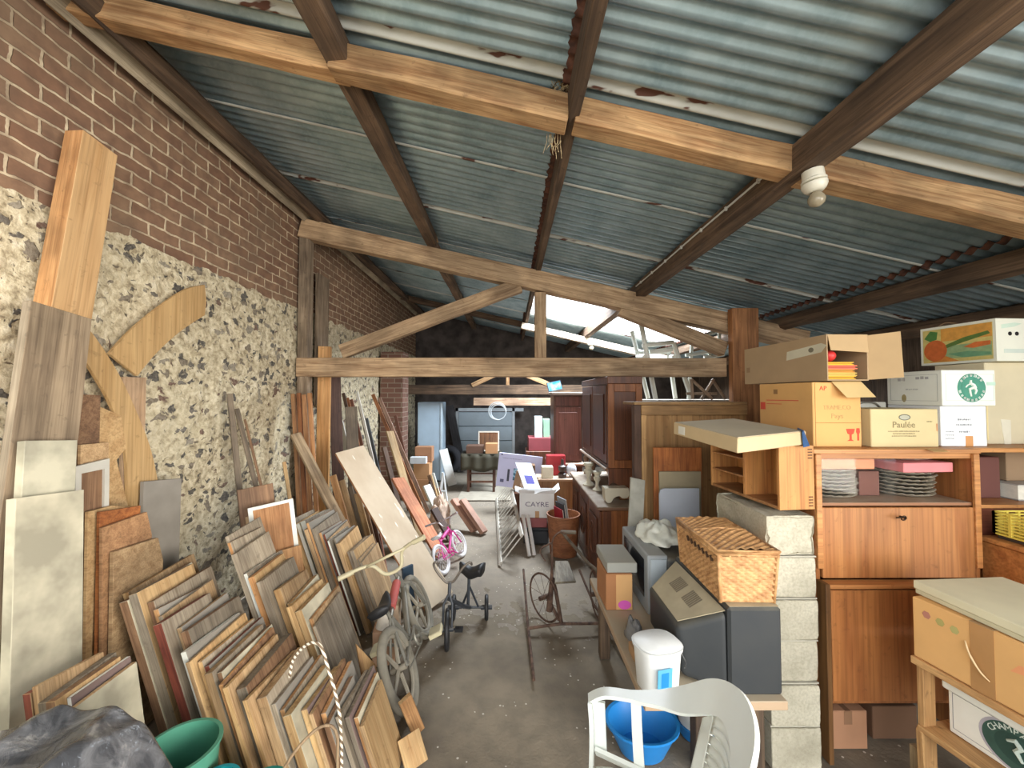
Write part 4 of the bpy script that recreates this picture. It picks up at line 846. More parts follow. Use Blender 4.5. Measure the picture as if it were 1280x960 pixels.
carton('carton', 2.49, 2.75, 1.94, 2.12, 1.171, 1.318, card((150, 124, 96)), 'brown carton on the grey book in the shelf at the right edge', 'carton')
# chest with a yellow crate
bx('plain_wood_chest', 2.035, 2.6, 1.50, 1.76, .002, .945, wood((188, 128, 72), (158, 98, 52), 0, .6, .6, .15), None, .004, label='low wood-grained chest at the right edge carrying the yellow crate', cat='chest') if False else None
ch = thing('wood_chest', 'wood-grained chest at the right edge carrying the yellow crate', 'chest', (2.45, 1.66, 0))
WG = wood((192, 128, 70), (154, 94, 48), 0, .6, .6, .15)
bx('body', 2.165, 2.85, 1.56, 1.79, .002, .935, WG, ch, .004); bx('lid', 2.155, 2.86, 1.55, 1.79, .937, .957, VENX, ch, .003)
cr = thing('plastic_crate', 'small yellow slatted plastic crate on the wood-grained chest', 'crate', (2.36, 1.67, .958))
ym = plain((226, 206, 92), .45, 0, .08); b = MB(); X0, X1, Y0_, Y1_, Z0, Z1 = 2.195, 2.52, 1.59, 1.76, .978, 1.075
for (xa, xb, ya, yb) in ((X0, X1, Y0_, Y0_), (X0, X0, Y0_, Y1_), (X1, X1, Y0_, Y1_), (X0, X1, Y1_, Y1_)):
    n = 8
    for k in range(n):
        z = Z0 + (Z1 - Z0) * k / (n - 1); b.box(min(xa, xb) - .003, max(xa, xb) + .003, min(ya, yb) - .003, max(ya, yb) + .003, z - .0035, z + .0035)
    L = max(xb - xa, yb - ya); m_ = int(L / .06) + 1
    for k in range(m_ + 1):
        x, y = xa + (xb - xa) * k / m_, ya + (yb - ya) * k / m_; b.box(x - .005, x + .005, y - .005, y + .005, Z0, Z1)
b.build('slatted_sides', ym, cr); bx('bottom', X0, X1, Y0_, Y1_, Z0 - .004, Z0 + .002, ym, cr, 0); bx('base', X0 + .005, X1 - .005, Y0_ + .005, Y1_ - .005, .958, Z0 - .005, plain((60, 50, 42), .7), cr, .002)
# ---- boxes on the cabinets
red = plain((206, 74, 52), .8); dark = plain((70, 64, 56), .8); greyp = plain((186, 152, 98), .8)
KR = card((216, 168, 104)); KRD = card((196, 148, 92))
ob, M, w_, d, h = carton('moving_carton', 1.435, 1.665, 1.83, 2.22, CZ + .001, 1.662, KR, 'orange-brown carton with red fragile marks on top of the tall cabinet', 'carton')
Fm = facade(ob, M, -w_, -d, 0)
g_ = disc(2 * w_ - .055, .098, .017, .001, 4)
patch('printed_glass_mark', [(2 * w_ - .075, .085), (2 * w_ - .068, .062), (2 * w_ - .059, .058), (2 * w_ - .059, .035), (2 * w_ - .07, .028), (2 * w_ - .038, .028), (2 * w_ - .049, .035), (2 * w_ - .049, .058), (2 * w_ - .04, .062), (2 * w_ - .033, .085)], Fm, ob, red)
patch('printed_fork_mark', [(2 * w_ - .022, .03), (2 * w_ - .014, .03), (2 * w_ - .014, .06), (2 * w_ - .009, .07), (2 * w_ - .011, .088), (2 * w_ - .025, .088), (2 * w_ - .027, .07), (2 * w_ - .022, .06)], Fm, ob, red)
patch('flap_seam', rect(.012, 2 * w_ - .004, .112, .1145), Fm, ob, card((168, 118, 62))); patch('corner_seam', rect(.010, .012, 0, h - .004), Fm, ob, card((168, 118, 62)))
text('lettering', 'AP', .03, Fm @ T(.05, h - .03, .0006), red, ob); text('handwriting', 'TRAME.CO', .03, Fm @ T(.115, .185, .0006), greyp, ob, sx=.9); text('handwriting', 'Pays', .034, Fm @ T(.115, .145, .0006), greyp, ob)
Fs = facade(ob, M, -w_, d, 0, -PI / 2)
patch('red_square', rect(.01, .05, .165, .205), Fs, ob, red); patch('red_line', rect(.06, .30, .215, .219), Fs, ob, red); patch('red_line', rect(.06, .18, .196, .199), Fs, ob, red); patch('printed_stamp', rect(.12, .15, .25, .275), Fs, ob, card((150, 112, 70)))
Fp = [(-.09, -.016, 0), (.095, -.016, 0), (.105, -.075, -.055), (-.055, -.075, -.058)]
b = MB(); top = M @ V((.015, -d, h + .001)); b.add([top + V(p) for p in [(-.04, -.002, 0), (.10, -.002, 0), (.128, -.045, -.072), (-.008, -.045, -.074)]] + [top + V(p) for p in [(-.04, -.002, .003), (.10, -.002, .003), (.128, -.048, -.072), (-.008, -.048, -.074)]], [(0, 1, 2, 3), (7, 6, 5, 4), (0, 4, 5, 1), (1, 5, 6, 2), (2, 6, 7, 3), (3, 7, 4, 0)]); b.build('open_flap', card((206, 178, 124)), ob)
# long open carton with books
lx0, lx1, ly0, ly1, lz = 1.47, 1.66, 1.79, 2.40, 1.668
M0 = T((lx0 + lx1) / 2, (ly0 + ly1) / 2, lz) @ rotz(.02); lb = thing('long_carton', 'long open brown carton lying on the orange-brown carton, books showing in its end', 'carton', M=M0)
GC = card((172, 146, 112)); w_, d, h = .098, .305, .215; e = .005
b = MB(); b.box(-w_, w_, -d, d, 0, e, 0, M0); b.box(-w_, w_, -d, d, h - e, h, 0, M0); b.box(-w_, -w_ + e, -d, d, e, h - e, 0, M0); b.box(w_ - e, w_, -d, d, e, h - e, 0, M0); b.box(-w_ + e, w_ - e, d - e, d, e, h - e, 0, M0); b.build('body', GC, lb)
for pl in ([(-.092, -d, h - .001), (.096, -d, h - .001), (.09, -d - .012, h - .085), (-.09, -d - .014, h - .075)], [(w_, -d, .004), (w_, -d, h - .004), (w_ + .085, -d - .07, h + .004), (w_ + .09, -d - .075, .012)]):
    b = MB(); pp = [M0 @ V(p) for p in pl]; n_ = (pp[1] - pp[0]).cross(pp[2] - pp[0]).normalized() * .003; b.add(pp + [p + n_ for p in pp], [(3, 2, 1, 0), (4, 5, 6, 7), (0, 1, 5, 4), (1, 2, 6, 5), (2, 3, 7, 6), (3, 0, 4, 7)]); b.build('flap', card((190, 160, 118)), lb)
Fl = facade(lb, M0, -w_, d, 0, -PI / 2); patch('paper_label', [(.355, .115), (.58, .135), (.61, .165), (.58, .178), (.36, .16)], Fl, lb, plain((206, 200, 176), .7)); patch('label_dot', disc(.52, .152, .016, .012, 16), Fl @ T(0, 0, .001), lb, plain((120, 114, 96), .6)); patch('printed_stamp', rect(.02, .05, .07, .10), Fl, lb, card((150, 122, 90)))
z = lz + .006
for k, (c_, th_, x_, lab) in enumerate((((232, 176, 44), .016, .0, 'yellow book lowest in the end of the long carton'), ((226, 190, 92), .014, .006, 'ochre book second from the bottom in the long carton'), ((222, 150, 50), .014, -.004, 'orange-yellow book third from the bottom in the long carton'), ((232, 110, 78), .018, .008, 'coral red book in the end of the long carton'), ((238, 184, 40), .014, -.008, 'bright yellow book topmost in the long carton'))):
    o = thing('book', lab, 'book', (lx0 + .09 + x_, ly0 + .13, z)); bx('cover', lx0 + .012, lx1 - .045 + x_, ly0 + .008, ly0 + .24, z, z + th_ * .25, plain(c_, .6), o, 0); bx('pages', lx0 + .014, lx1 - .05 + x_, ly0 + .012, ly0 + .235, z + th_ * .25, z + th_ * .75, plain(tuple(int(x * .8) for x in c_), .8), o, 0); bx('cover', lx0 + .012, lx1 - .045 + x_, ly0 + .008, ly0 + .24, z + th_ * .75, z + th_, plain(c_, .6), o, 0); z += th_ + .0012
b = MB(); b.grid(lambda i, j: (lx0 + .045 + .032 * math.cos(2 * PI * i) * math.sin(PI * j), ly0 + .05 + .04 * math.sin(2 * PI * i) * math.sin(PI * j), z + .031 - .030 * math.cos(PI * j)), 16, 10); b.build('red_bundle', plain((206, 52, 48), .5, 0, .2, 20), None, smooth='all', label='round red bundle on top of the books in the long carton', cat='bundle')
# cream printed carton
pb, M, w_, d, h = carton('printed_carton', 1.70, 2.02, 1.82, 2.06, CZ + .001, 1.535, card((210, 192, 146)), 'cream printed carton with an oval badge on the tall cabinet', 'carton')
Fm = facade(pb, M, 0, -d, 0); ink = plain((140, 128, 92), .8)
b = MB(); b.tube([Fm @ V((p[0], p[1], .0005)) for p in disc(.0, .140, .026, .0125, 32)], .002, 5, True); b.build('oval_badge', plain((116, 118, 104), .7), pb); patch('badge_fill', disc(0, .140, .024, .011, 32), Fm, pb, plain((178, 176, 156), .7), .0006)
text('lettering', 'Paulée', .042, Fm @ T(-.005, .104, .0008), ink, pb)
def strokes(par, F_, x0, x1, y, h_, mat, nm='small_print'):
    b = MB(); x = x0
    while x < x1: 
        L_ = R.uniform(.3, 1.0) * h_; b.prism(rect(x, min(x + L_, x1), y - h_ * R.uniform(.3, .5), y + h_ * R.uniform(.3, .5)), 0, .0006, 0, F_); x += L_ + h_ * R.uniform(.15, .5)
    b.build(nm, mat, par)
for wd, yy in ((.15, .074), (.105, .063), (.115, .052)): strokes(pb, Fm, -.005 - wd / 2, -.005 + wd / 2, yy, .006, ink)
patch('red_mark', rect(.150, .154, .075, .11), Fm, pb, plain((190, 130, 90), .8)); strokes(pb, Fm, .105, .13, .12, .006, ink)
b = MB(); b.box(-.035, .035, -.035, .0, 0, .002, 0, T(1.92, CY - .016, CZ + .001) @ Matrix.Rotation(.25, 4, 'X')); b.build('tape_scrap', card((190, 152, 100)), label='curled scrap of brown tape on the front edge of the tall cabinet top', cat='tape')
bx('grey_box', 1.70, 1.80, 2.10, 2.30, CZ + .001, 1.60, plain((132, 140, 142), .6), None, .003, label='blue-grey box behind the cream printed carton', cat='box')
cs = thing('white_case', 'flat white carrying case behind the cream printed carton', 'case', (1.95, 2.2, CZ)); bx('body', 1.815, 2.04, 2.09, 2.28, CZ + .001, 1.563, plain((206, 204, 194), .6), cs, .004)
b = MB(); b.tube(smooth_path([(1.86, 2.085, 1.535), (1.89, 2.078, 1.556), (1.93, 2.076, 1.561), (1.97, 2.078, 1.556), (2.0, 2.085, 1.535)], 4), .004, 6); b.build('handle', plain((120, 116, 108), .5), cs)
# white carton with handwriting
wb, M, w_, d, h = carton('white_carton', 2.055, 2.275, 1.84, 2.10, CZ + .001, 1.548, plain((234, 236, 238), .7, 0, .04), 'plain white carton with small print under the box with the green seal', 'carton')
Fm = facade(wb, M, 0, -d, 0); pg = plain((140, 144, 148), .8)
for wd, y in ((.06, .128), (.075, .103), (.05, .07)): strokes(wb, Fm, -wd / 2, wd / 2, y, .009, pg)
for k in range(3): strokes(wb, Fm, -.09, -.05, .07 - k * .016, .006, pg)
patch('tape', rect(.005, .04, 0, .05), Fm, wb, card((206, 150, 96)))
# box with green seal
sb, M, w_, d, h = carton('sealed_carton', 2.055, 2.31, 1.83, 2.10, 1.5495, 1.72, plain((238, 240, 230), .65, 0, .05), 'white carton with a round green seal, stacked on the plain white carton', 'carton')
Fm = facade(sb, M, 0, -d, 0); gm = plain((74, 144, 122), .7, 0, .12, 30); gpale = plain((190, 206, 190), .7); wh = plain((232, 238, 228), .7)
def frame_lines(F_, x0, x1, y0, y1, par, mat, t_=.0014):
    b = MB()
    for r_ in (rect(x0, x1, y0, y0 + t_), rect(x0, x1, y1 - t_, y1), rect(x0, x0 + t_, y0, y1), rect(x1 - t_, x1, y0, y1)): b.prism(r_, 0, .0008, 0, F_)
    b.build('printed_border', mat, par)
frame_lines(Fm, -w_ + .016, w_ - .008, .025, h - .02, sb, gpale)
patch('seal_ring', disc(.012, h / 2, .068, .068), Fm, sb, gm, .0008); patch('seal', disc(.012, h / 2, .05, .05), Fm @ T(0, 0, .0008), sb, gm, .0008)
b = MB()
for k in range(20):
    a = 2 * PI * k / 20
    if k in (4, 5, 15, 16): continue
    M_ = Fm @ T(.012 + .059 * math.sin(a), h / 2 + .059 * math.cos(a), .0009) @ rotz(-a)
    for q in range(R.choice((2, 2, 3))): b.prism(rect(-.006 + q * .005, -.003 + q * .005, -.0055, .0055), 0, .0008, 0, M_)
    b.prism(rect(-.005, .004, R.uniform(-.004, .004), .0025 + .002), 0, .0008, 0, M_)
b.prism(disc(0, 0, .0655, .0655) , 0, .0007, 0, Fm @ T(.012, h / 2, .0004)) if False else None; b.build('seal_lettering', wh, sb)
b = MB(); b.tube([Fm @ V((.012 + x, h / 2 + y, .0022)) for x, y in ((-.004, .036), (-.008, .024), (.006, .014), (.014, .004), (-.012, -.006), (-.010, -.02), (-.004, -.04))], [.004, .006, .008, .008, .006, .005, .003], 6); b.tube([Fm @ V((.012 + x, h / 2 + y, .0022)) for x, y in ((-.002, .022), (-.022, .012), (-.03, .002))], .003, 6); b.tube([Fm @ V((.012 + x, h / 2 + y, .0022)) for x, y in ((.012, .002), (.02, -.014), (.014, -.03))], [.006, .005, .003], 6); b.build('seal_figure', wh, sb)
patch('green_band', rect(.085, w_ - .001, h / 2 + .012, h / 2 + .028), Fm, sb, plain((196, 226, 208), .7))
Fs = facade(sb, M, -w_, d, 0, -PI / 2); frame_lines(Fs, .02, .25, .022, h - .018, sb, plain((170, 172, 168), .7)); 
strokes(sb, Fs, .06, .10, .132, .018, plain((176, 176, 174), .7)); strokes(sb, Fs, .15, .21, .136, .018, plain((176, 176, 174), .7)); strokes(sb, Fs, .1, .16, .08, .008, plain((186, 186, 182), .7))
patch('stain', disc(.09, .035, .012, .02, 14), Fs, sb, plain((170, 156, 110), .8), .0004)
# tall cream carton and vegetable box
tb, M, w_, d, h = carton('tall_carton', 2.385, 2.85, 1.93, 2.16, CZ + .001, 1.765, card((216, 204, 172)), 'tall cream carton at the right edge under the vegetable box', 'carton')
Fm = facade(tb, M, -w_, -d, 0); patch('paper_label', [(.085, .0), (.12, .0), (.12, .12), (.07, .125)], Fm, tb, plain((228, 222, 200), .7)); patch('stain', disc(.022, .34, .018, .03, 16), Fm, tb, card((190, 168, 118)), .0005); patch('corner_wear', rect(.0, .008, .02, .3), Fm, tb, card((232, 214, 160)), .0006)
M1 = T(2.62, 2.06, 1.768) @ rotz(.06); vb = thing('vegetable_box', 'open white vegetable box with an orange printed picture, topmost at the right edge', 'box', M=M1)
w_, d, h, e = .245, .165, .21, .006; WB = plain((232, 232, 216), .7, 0, .05)
b = MB(); b.box(-w_, w_, -d, d, 0, e, 0, M1); b.box(-w_, w_, -d, -d + e, e, h, 0, M1); b.box(-w_, w_, d - e, d, e, h, 0, M1); b.box(-w_, -w_ + e, -d + e, d - e, e, h, 0, M1); b.box(w_ - e, w_, -d + e, d - e, e, h, 0, M1); b.build('body', WB, vb)
Fs = facade(vb, M1, -w_, d, 0, -PI / 2); L = 2 * d
pp = lambda nm, pl, c_, dz: patch(nm, pl, Fs @ T(0, 0, dz), vb, plain(c_, .7, 0, .12, 40), .0006)
pp('picture', rect(.012, L - .012, .012, h - .014), (214, 196, 118), 0); pp('picture_sky', rect(.10, L - .014, .125, h - .016), (222, 160, 74), .0006); pp('picture_field', rect(.10, L - .016, .03, .10), (150, 176, 128), .0006)
pp('picture_melon', disc(.072, .078, .055, .058, 28), (210, 108, 52), .0012); pp('picture_leaf', [(.02, .15), (.05, .19), (.085, .18), (.08, .14), (.05, .13)], (84, 132, 66), .0012); pp('picture_leaf', [(.11, .10), (.2, .135), (.30, .155), (.31, .14), (.2, .11), (.12, .085)], (92, 122, 58), .0012); pp('picture_slice', [(.2, .085), (.25, .105), (.31, .105), (.31, .085), (.24, .075)], (216, 116, 58), .0012); pp('picture_base', [(.04, .014), (.12, .045), (.18, .014)], (214, 138, 60), .0012); pp('picture_leaf', [(.13, .055), (.22, .062), (.31, .048), (.31, .036), (.2, .03)], (110, 158, 120), .0014)
Fm = facade(vb, M1, -w_, -d, 0)
for x in (.075, .112): patch('hand_hole', disc(x, .135, .010, .010, 18), Fm, vb, plain((30, 26, 24), .9))
patch('green_print', [(.03, .16), (.10, .17), (.14, .185), (.10, .19), (.03, .18)], Fm, vb, plain((206, 224, 206), .7)); patch('green_print', rect(.04, .2, .04, .06), Fm, vb, plain((214, 224, 212), .7))
b = MB(); b.tube(smooth_path([M1 @ V(p) for p in ((-.2, .12, h), (-.12, .14, h + .035), (-.02, .15, h + .03), (.08, .15, h))], 5), .003, 5); b.build('wire_handle', plain((140, 108, 76), .6), vb)
# ---- cubby case on the pillar
CB = wood((218, 158, 92), (186, 122, 66), 2, .6, .6, .2); CBI = wood((190, 138, 86), (150, 102, 60), 0, .7, .6, .2)
M2 = T(1.262, 1.99, PT + .014) @ rotz(.10); cu = thing('cubby_case', 'small varnished case lying open on top of the block pillar, shelves inside', 'case', M=M2)
w_, d, h, e = .085, .25, .285, .014
for nm, p, m in (('end_panel', (-w_, w_, -d, -d + e, 0, h), CB), ('end_panel', (-w_, w_, d - e, d, 0, h), CB), ('bottom_panel', (-w_, w_, -d + e, d - e, 0, e), CBI), ('top_panel', (-w_, w_, -d + e, d - e, h - e, h), CBI), ('back_panel', (w_ - e, w_, -d + e, d - e, e, h - e), CB), ('divider', (-w_, w_ - e, -.03, -.03 + e, e, h - e), CB), ('shelf', (-w_ + .004, w_ - e, -.016, d - e, .095, .103), CBI), ('shelf', (-w_ + .004, w_ - e, -.016, d - e, .185, .193), CBI)):
    b = MB(); b.box(*p, 0, M2); b.build(nm, m, cu, None, bevel=.001)
b = MB()
for q in (.268, .255, .242, .229, .055, .042, .029, .016): b.box(w_ - .030, w_ - .008, -d - .0006, -d + .0006, q - .003, q + .003, 0, M2)
b.build('joint_marks', wood((120, 78, 44), (96, 60, 34)), cu)
# cardboard lid on the cubby
zc = PT + .014 + .285 + .018
N_ = V((.88, 1.50, zc - .016)); ev = V((-.035, .50, .026)); er = V((.445, .235, .004)); up = V((0, -.004, .060))
fbx = thing('flat_carton', 'flat grey-brown carton with a blue taped corner lying on the varnished case', 'carton', N_ + (ev + er) / 2)
b = MB(); b.hexa([N_, N_ + er, N_ + er + ev, N_ + ev, N_ + up, N_ + er + up, N_ + er + ev + up, N_ + ev + up]); b.build('body', card((204, 180, 140)), fbx, None, bevel=.003)
b = MB(); u2 = up * 1.03; i_ = lambda a, c: N_ + er * a + ev * c; b.hexa([i_(.01, .01) + up, i_(.99, .01) + up, i_(.99, .99) + up, i_(.01, .99) + up, i_(.01, .01) + u2, i_(.99, .01) + u2, i_(.99, .99) + u2, i_(.01, .99) + u2]); b.build('top_flap', card((182, 168, 142)), fbx)
o_ = V((-.0015, 0, 0)); q0 = [i_(0, .90) + up * .15, i_(0, .78) + up * .15, i_(0, .78) + up * .8, i_(0, .90) + up * .8]; b = MB(); b.hexa([p + o_ for p in q0] + [p - V((-.0005, 0, 0)) for p in q0]); b.build('paper_label', plain((226, 224, 212), .7), fbx)
o_ = V((.003, -.004, 0)); b = MB(); q0 = [i_(.93, -.008) - up * .15, i_(1.03, -.006) - up * .1, i_(1.035, .14) + up * .1, i_(1.02, .12) + up * 1.12, i_(.93, .0) + up * 1.10, i_(.90, -.008) + up]
b.add([p + o_ for p in q0], [(0, 1, 3, 4, 5), (1, 2, 3)]); b.build('blue_tape', plain((44, 82, 128), .6), fbx, solid=.003)
# ---- low bench with the televisions
bn = thing('low_bench', 'low rough board bench carrying the televisions and the white bucket', 'bench', (.8, 2.05, 0))
BW = dusty((176, 150, 122), (172, 160, 138), .8, .8)
bx('board', .515, 1.065, 1.51, 2.52, .395, .43, BW, bn, .003)
for (x, y) in ((.82, 1.71), (1.02, 1.66), (.58, 2.42), (1.0, 2.42)):
    b = MB(); b.box(x - .03, x + .03, y - .03, y + .03, .002, .394); b.build('leg', wood((110, 90, 70), (76, 60, 48)), bn, None, bevel=.003)
DKT = dusty((40, 45, 50), (132, 126, 108), .35, .55); DUST = plain((176, 164, 136), .9, 0, .1, 10); scr = plain((44, 46, 50), .15, 0, .05)
def tvset(par, x0, xb, x1, y0, y1, z0, z1, mb, mt, ms, y_in, zin, mbz=None):
    b = MB(); b.box(x0, xb, y0, y1, z0, z1); o = b.build('bezel', mbz or mb, par, None, bevel=.012, seg=3, smooth=True)
    b = MB(); b.grid(lambda i, j: (x0 - .002 - .014 * math.sin(PI * i) * math.sin(PI * j), y0 + .05 + (y1 - y0 - .10) * i, z0 + .07 + (z1 - z0 - .11) * j), 10, 10); b.build('screen', ms, par, None, smooth='all')
    b = MB(); b.hexa([(xb, y0 + .01, z0 + .01), (x1, y0 + y_in, z0 + .02), (x1, y1 - y_in, z0 + .02), (xb, y1 - .01, z0 + .01), (xb, y0 + .01, z1 - .02), (x1, y0 + y_in, z1 - zin), (x1, y1 - y_in, z1 - zin), (xb, y1 - .01, z1 - .02)]); b.build('body', mb, par, None, bevel=.02, seg=3, smooth=True)
    return o
tv = thing('crt_television', 'large black tube television seen from behind, dusty on top, under the wicker basket', 'television', (.90, 1.78, .431))
bx('front_case', .855, 1.065, 1.535, 2.03, .431, .768, DKT, tv, .010)
b = MB(); b.hexa([(.70, 1.60, .46), (.856, 1.54, .436), (.856, 2.025, .436), (.70, 1.97, .46), (.69, 1.63, .645), (.856, 1.545, .745), (.856, 2.02, .745), (.69, 1.95, .645)]); b.build('rear_housing', DKT, tv, None, bevel=.025, seg=4, smooth=True)
def rear_top(x, y, dz=0): 
    k = (x - .69) / .166; return (x, y, .645 + .10 * k + .003 + dz)
b = MB(); q = [(.702, 1.645), (.853, 1.556), (.853, 2.012), (.702, 1.935)]; b.add([rear_top(x, y) for x, y in q] + [rear_top(x, y, .003) for x, y in q], [(0, 3, 2, 1), (4, 5, 6, 7), (0, 1, 5, 4), (1, 2, 6, 5), (2, 3, 7, 6), (3, 0, 4, 7)]); b.build('dust_layer', DUST, tv)
for y in (1.67, 1.80):
    b = MB()
    for k in range(7):
        x0_ = .765; ya = y + k * .0125; b.add([rear_top(x0_, ya, .0035), rear_top(x0_ + .055, ya, .0035), rear_top(x0_ + .055, ya + .009, .0035), rear_top(x0_, ya + .009, .0035), rear_top(x0_, ya, .0045), rear_top(x0_ + .055, ya, .0045), rear_top(x0_ + .055, ya + .009, .0045), rear_top(x0_, ya + .009, .0045)], [(0, 3, 2, 1), (4, 5, 6, 7), (0, 1, 5, 4), (1, 2, 6, 5), (2, 3, 7, 6), (3, 0, 4, 7)])
    b.build('vent', plain((128, 118, 98), .9), tv)
b = MB(); b.box(.865, 1.06, 1.545, 2.02, .7685, .7695); b.build('dust_layer', DUST, tv)
bx('screen', 1.066, 1.072, 1.58, 1.98, .48, .73, scr, tv, 0)
tv1 = thing('crt_television', 'smaller grey tube television with a silver side behind the black one', 'television', (.85, 2.3, .431))
SIL = dusty((150, 156, 158), (150, 146, 132), .5, .45)
tvset(tv1, .735, .845, 1.06, 2.09, 2.56, .431, .745, dusty((118, 118, 114), (150, 142, 122), .6, .55), DUST, scr, .08, .07, dusty((150, 156, 160), (150, 146, 132), .5, .45))
bx('silver_side', .75, .835, 2.083, 2.0895, .45, .725, plain((186, 196, 202), .35, .2), tv1, .001)
def bag(i, j):
    a = 2 * PI * i; e = PI / 2 * j; k = 1 + .25 * noise.noise(V((math.cos(a) * 2, math.sin(a) * 2, e * 2)))
    return (.90 + .13 * math.cos(a) * math.cos(e) * k, 2.36 + .16 * math.sin(a) * math.cos(e) * k, .738 + .085 * math.sin(e) * k + .016 * abs(noise.noise(V((math.cos(a) * 6, math.sin(a) * 6, e * 5)))) + .006)
b = MB(); b.grid(bag, 48, 20); b.build('plastic_bag', plain((222, 224, 212), .45, 0, .1, 10), None, smooth='all', label='crumpled white plastic bag on the smaller grey television', cat='plastic bag')
# ---- wicker basket
t = NT('wicker'); v = t.coords(); a = t.noise(v, 30, 4)
wk = t.set(t.ramp(a, [(.3, lin((156, 110, 66))), (.65, lin((206, 160, 108)))]), .65)
M4 = T(.955, 1.76, .770) @ rotz(-.03); wb_ = thing('wicker_basket', 'wicker hamper with a lid standing on the large black television', 'basket', M=M4)
def weave(f, nu, nv, M, b, ns):
    """f(u,v)->(point, normal); horizontal strands going over and under uprights"""
    def g(i, j):
        p, n_ = f(i, j); row = int(j * nv * .9999); ph = PI * (i * ns + row)
        return tuple(V(p) + V(n_) * (.0032 * math.sin(ph) + .0026 * math.sin(PI * (j * nv % 1.0))))
    b.grid(g, nu, nv * 4, 0, M)
hw, hd, hh = .105, .19, .19; b = MB()
weave(lambda i, j: ((-hw - .012 * j + (2 * hw + .024 * j) * i, -hd - .012 * j, .004 + hh * j), (0, -1, 0)), 64, 17, M4, b, 13)
weave(lambda i, j: ((-hw - .012 * j, -hd - .012 * j + (2 * hd + .024 * j) * i, .004 + hh * j), (-1, 0, 0)), 110, 17, M4, b, 23)
weave(lambda i, j: ((hw + .012 * j, -hd - .012 * j + (2 * hd + .024 * j) * i, .004 + hh * j), (1, 0, 0)), 110, 17, M4, b, 23)
weave(lambda i, j: ((-hw - .012 * j + (2 * hw + .024 * j) * i, hd + .012 * j, .004 + hh * j), (0, 1, 0)), 64, 17, M4, b, 13)
b.box(-hw, hw, -hd, hd, .002, .006, 0, M4)
for sx_ in (-1, 1):
    for sy_ in (-1, 1): b.tube([M4 @ V((sx_ * hw, sy_ * hd, .002)), M4 @ V((sx_ * (hw + .012), sy_ * (hd + .012), hh + .004))], .007, 8)
b.build('body', wk, wb_, None, smooth='all')
b = MB(); z_ = hh + .012
for dz in (0, .01): b.tube([M4 @ V(p) for p in ((-hw - .014, -hd - .014, z_ - .01 + dz), (hw + .014, -hd - .014, z_ - .01 + dz), (hw + .014, hd + .014, z_ - .01 + dz), (-hw - .014, hd + .014, z_ - .01 + dz))], .006, 8, True)
b.build('rim', wk, wb_, None, smooth='all')
b = MB(); zl = hh + .020
weave(lambda i, j: ((-hw - .014 + (2 * hw + .028) * i, -hd - .016 + (2 * hd + .03) * j, zl + .010 * math.sin(PI * i) - .004 * math.sin(PI * j * 3)), (0, 0, 1)), 60, 26, M4, b, 12)
b.tube([M4 @ V(p) for p in ((-hw - .016, -hd - .018, zl), (hw + .016, -hd - .018, zl), (hw + .016, hd + .016, zl), (-hw - .016, hd + .016, zl))], .006, 8, True)
b.tube([M4 @ V((-hw - .012, .02, zl + .006)), M4 @ V((0, .02, zl + .016)), M4 @ V((hw + .012, .02, zl + .006))], .006, 8); b.build('lid', wk, wb_, None, smooth='all')
b = MB(); dkh = plain((70, 48, 30), .9)
for k in range(7): 
    y = -hd + .03 + k * .037; b.tube([M4 @ V((-hw - .0165, y, hh * .80)), M4 @ V((-hw - .0175, y + .012, hh * .90))], .005, 6)
b.build('openwork_holes', dkh, wb_)
# ---- white bucket, things on the bench
wbk = thing('paint_bucket', 'white plastic bucket with a blue label on the bench in front of the black television', 'bucket', (.64, 1.60, .431))
BM = plain((228, 230, 228), .4, 0, .05); Mb = T(.598, 1.60, .431) @ rotz(.25) @ Matrix.Diagonal((.95, .95, 1.02, 1))
def sq(r, z, k=.55, n=40):
    out = []
    for i in range(n):
        a = 2 * PI * i / n; c, s_ = math.cos(a), math.sin(a); q = (abs(c) ** (2 / k * .45 + 1.2) + abs(s_) ** (2 / k * .45 + 1.2)) ** (-1 / (2 / k * .45 + 1.2)); out.append((r * q * c * 1.0, r * q * s_ * .85, z))
    return out
rings = [(.080, 0), (.092, .15), (.098, .152), (.100, .165), (.094, .166), (.090, .155), (.078, .008)]
b = MB(); n = 40; vs = []; fs = []
for r_, z in rings: vs += sq(r_, z)
for i in range(len(rings) - 1): fs += [(i * n + j, i * n + (j + 1) % n, (i + 1) * n + (j + 1) % n, (i + 1) * n + j) for j in range(n)]
fs += [tuple(range(n - 1, -1, -1)), tuple((len(rings) - 1) * n + j for j in range(n))]; b.add(vs, fs, 0, Mb); b.build('body', BM, wbk, None, smooth=True)
b = MB(); vs = sq(.096, .168) + sq(.090, .172); b.add(vs, [tuple(range(40, 80))] + [(j, (j + 1) % 40, 40 + (j + 1) % 40, 40 + j) for j in range(40)], 0, Mb); b.build('lid', plain((236, 238, 236), .4), wbk, None, smooth=True)
Fb = Mb @ T(0, -.0705, 0) @ Matrix.Rotation(PI / 2 + .07, 4, 'X')
patch('blue_label', rect(-.055, .012, .035, .115), Fb @ T(0, 0, .006), wbk, plain((90, 170, 214), .5)); patch('label_panel', rect(-.038, -.005, .045, .10), Fb @ T(0, 0, .0072), wbk, plain((30, 134, 206), .5))
b = MB(); b.tube(smooth_path([Mb @ V(p) for p in ((.094, 0, .150), (.103, -.03, .115), (.10, -.055, .10), (.07, -.084, .105))], 5), .0025, 6); b.build('handle', plain((110, 110, 110), .4, .6), wbk)
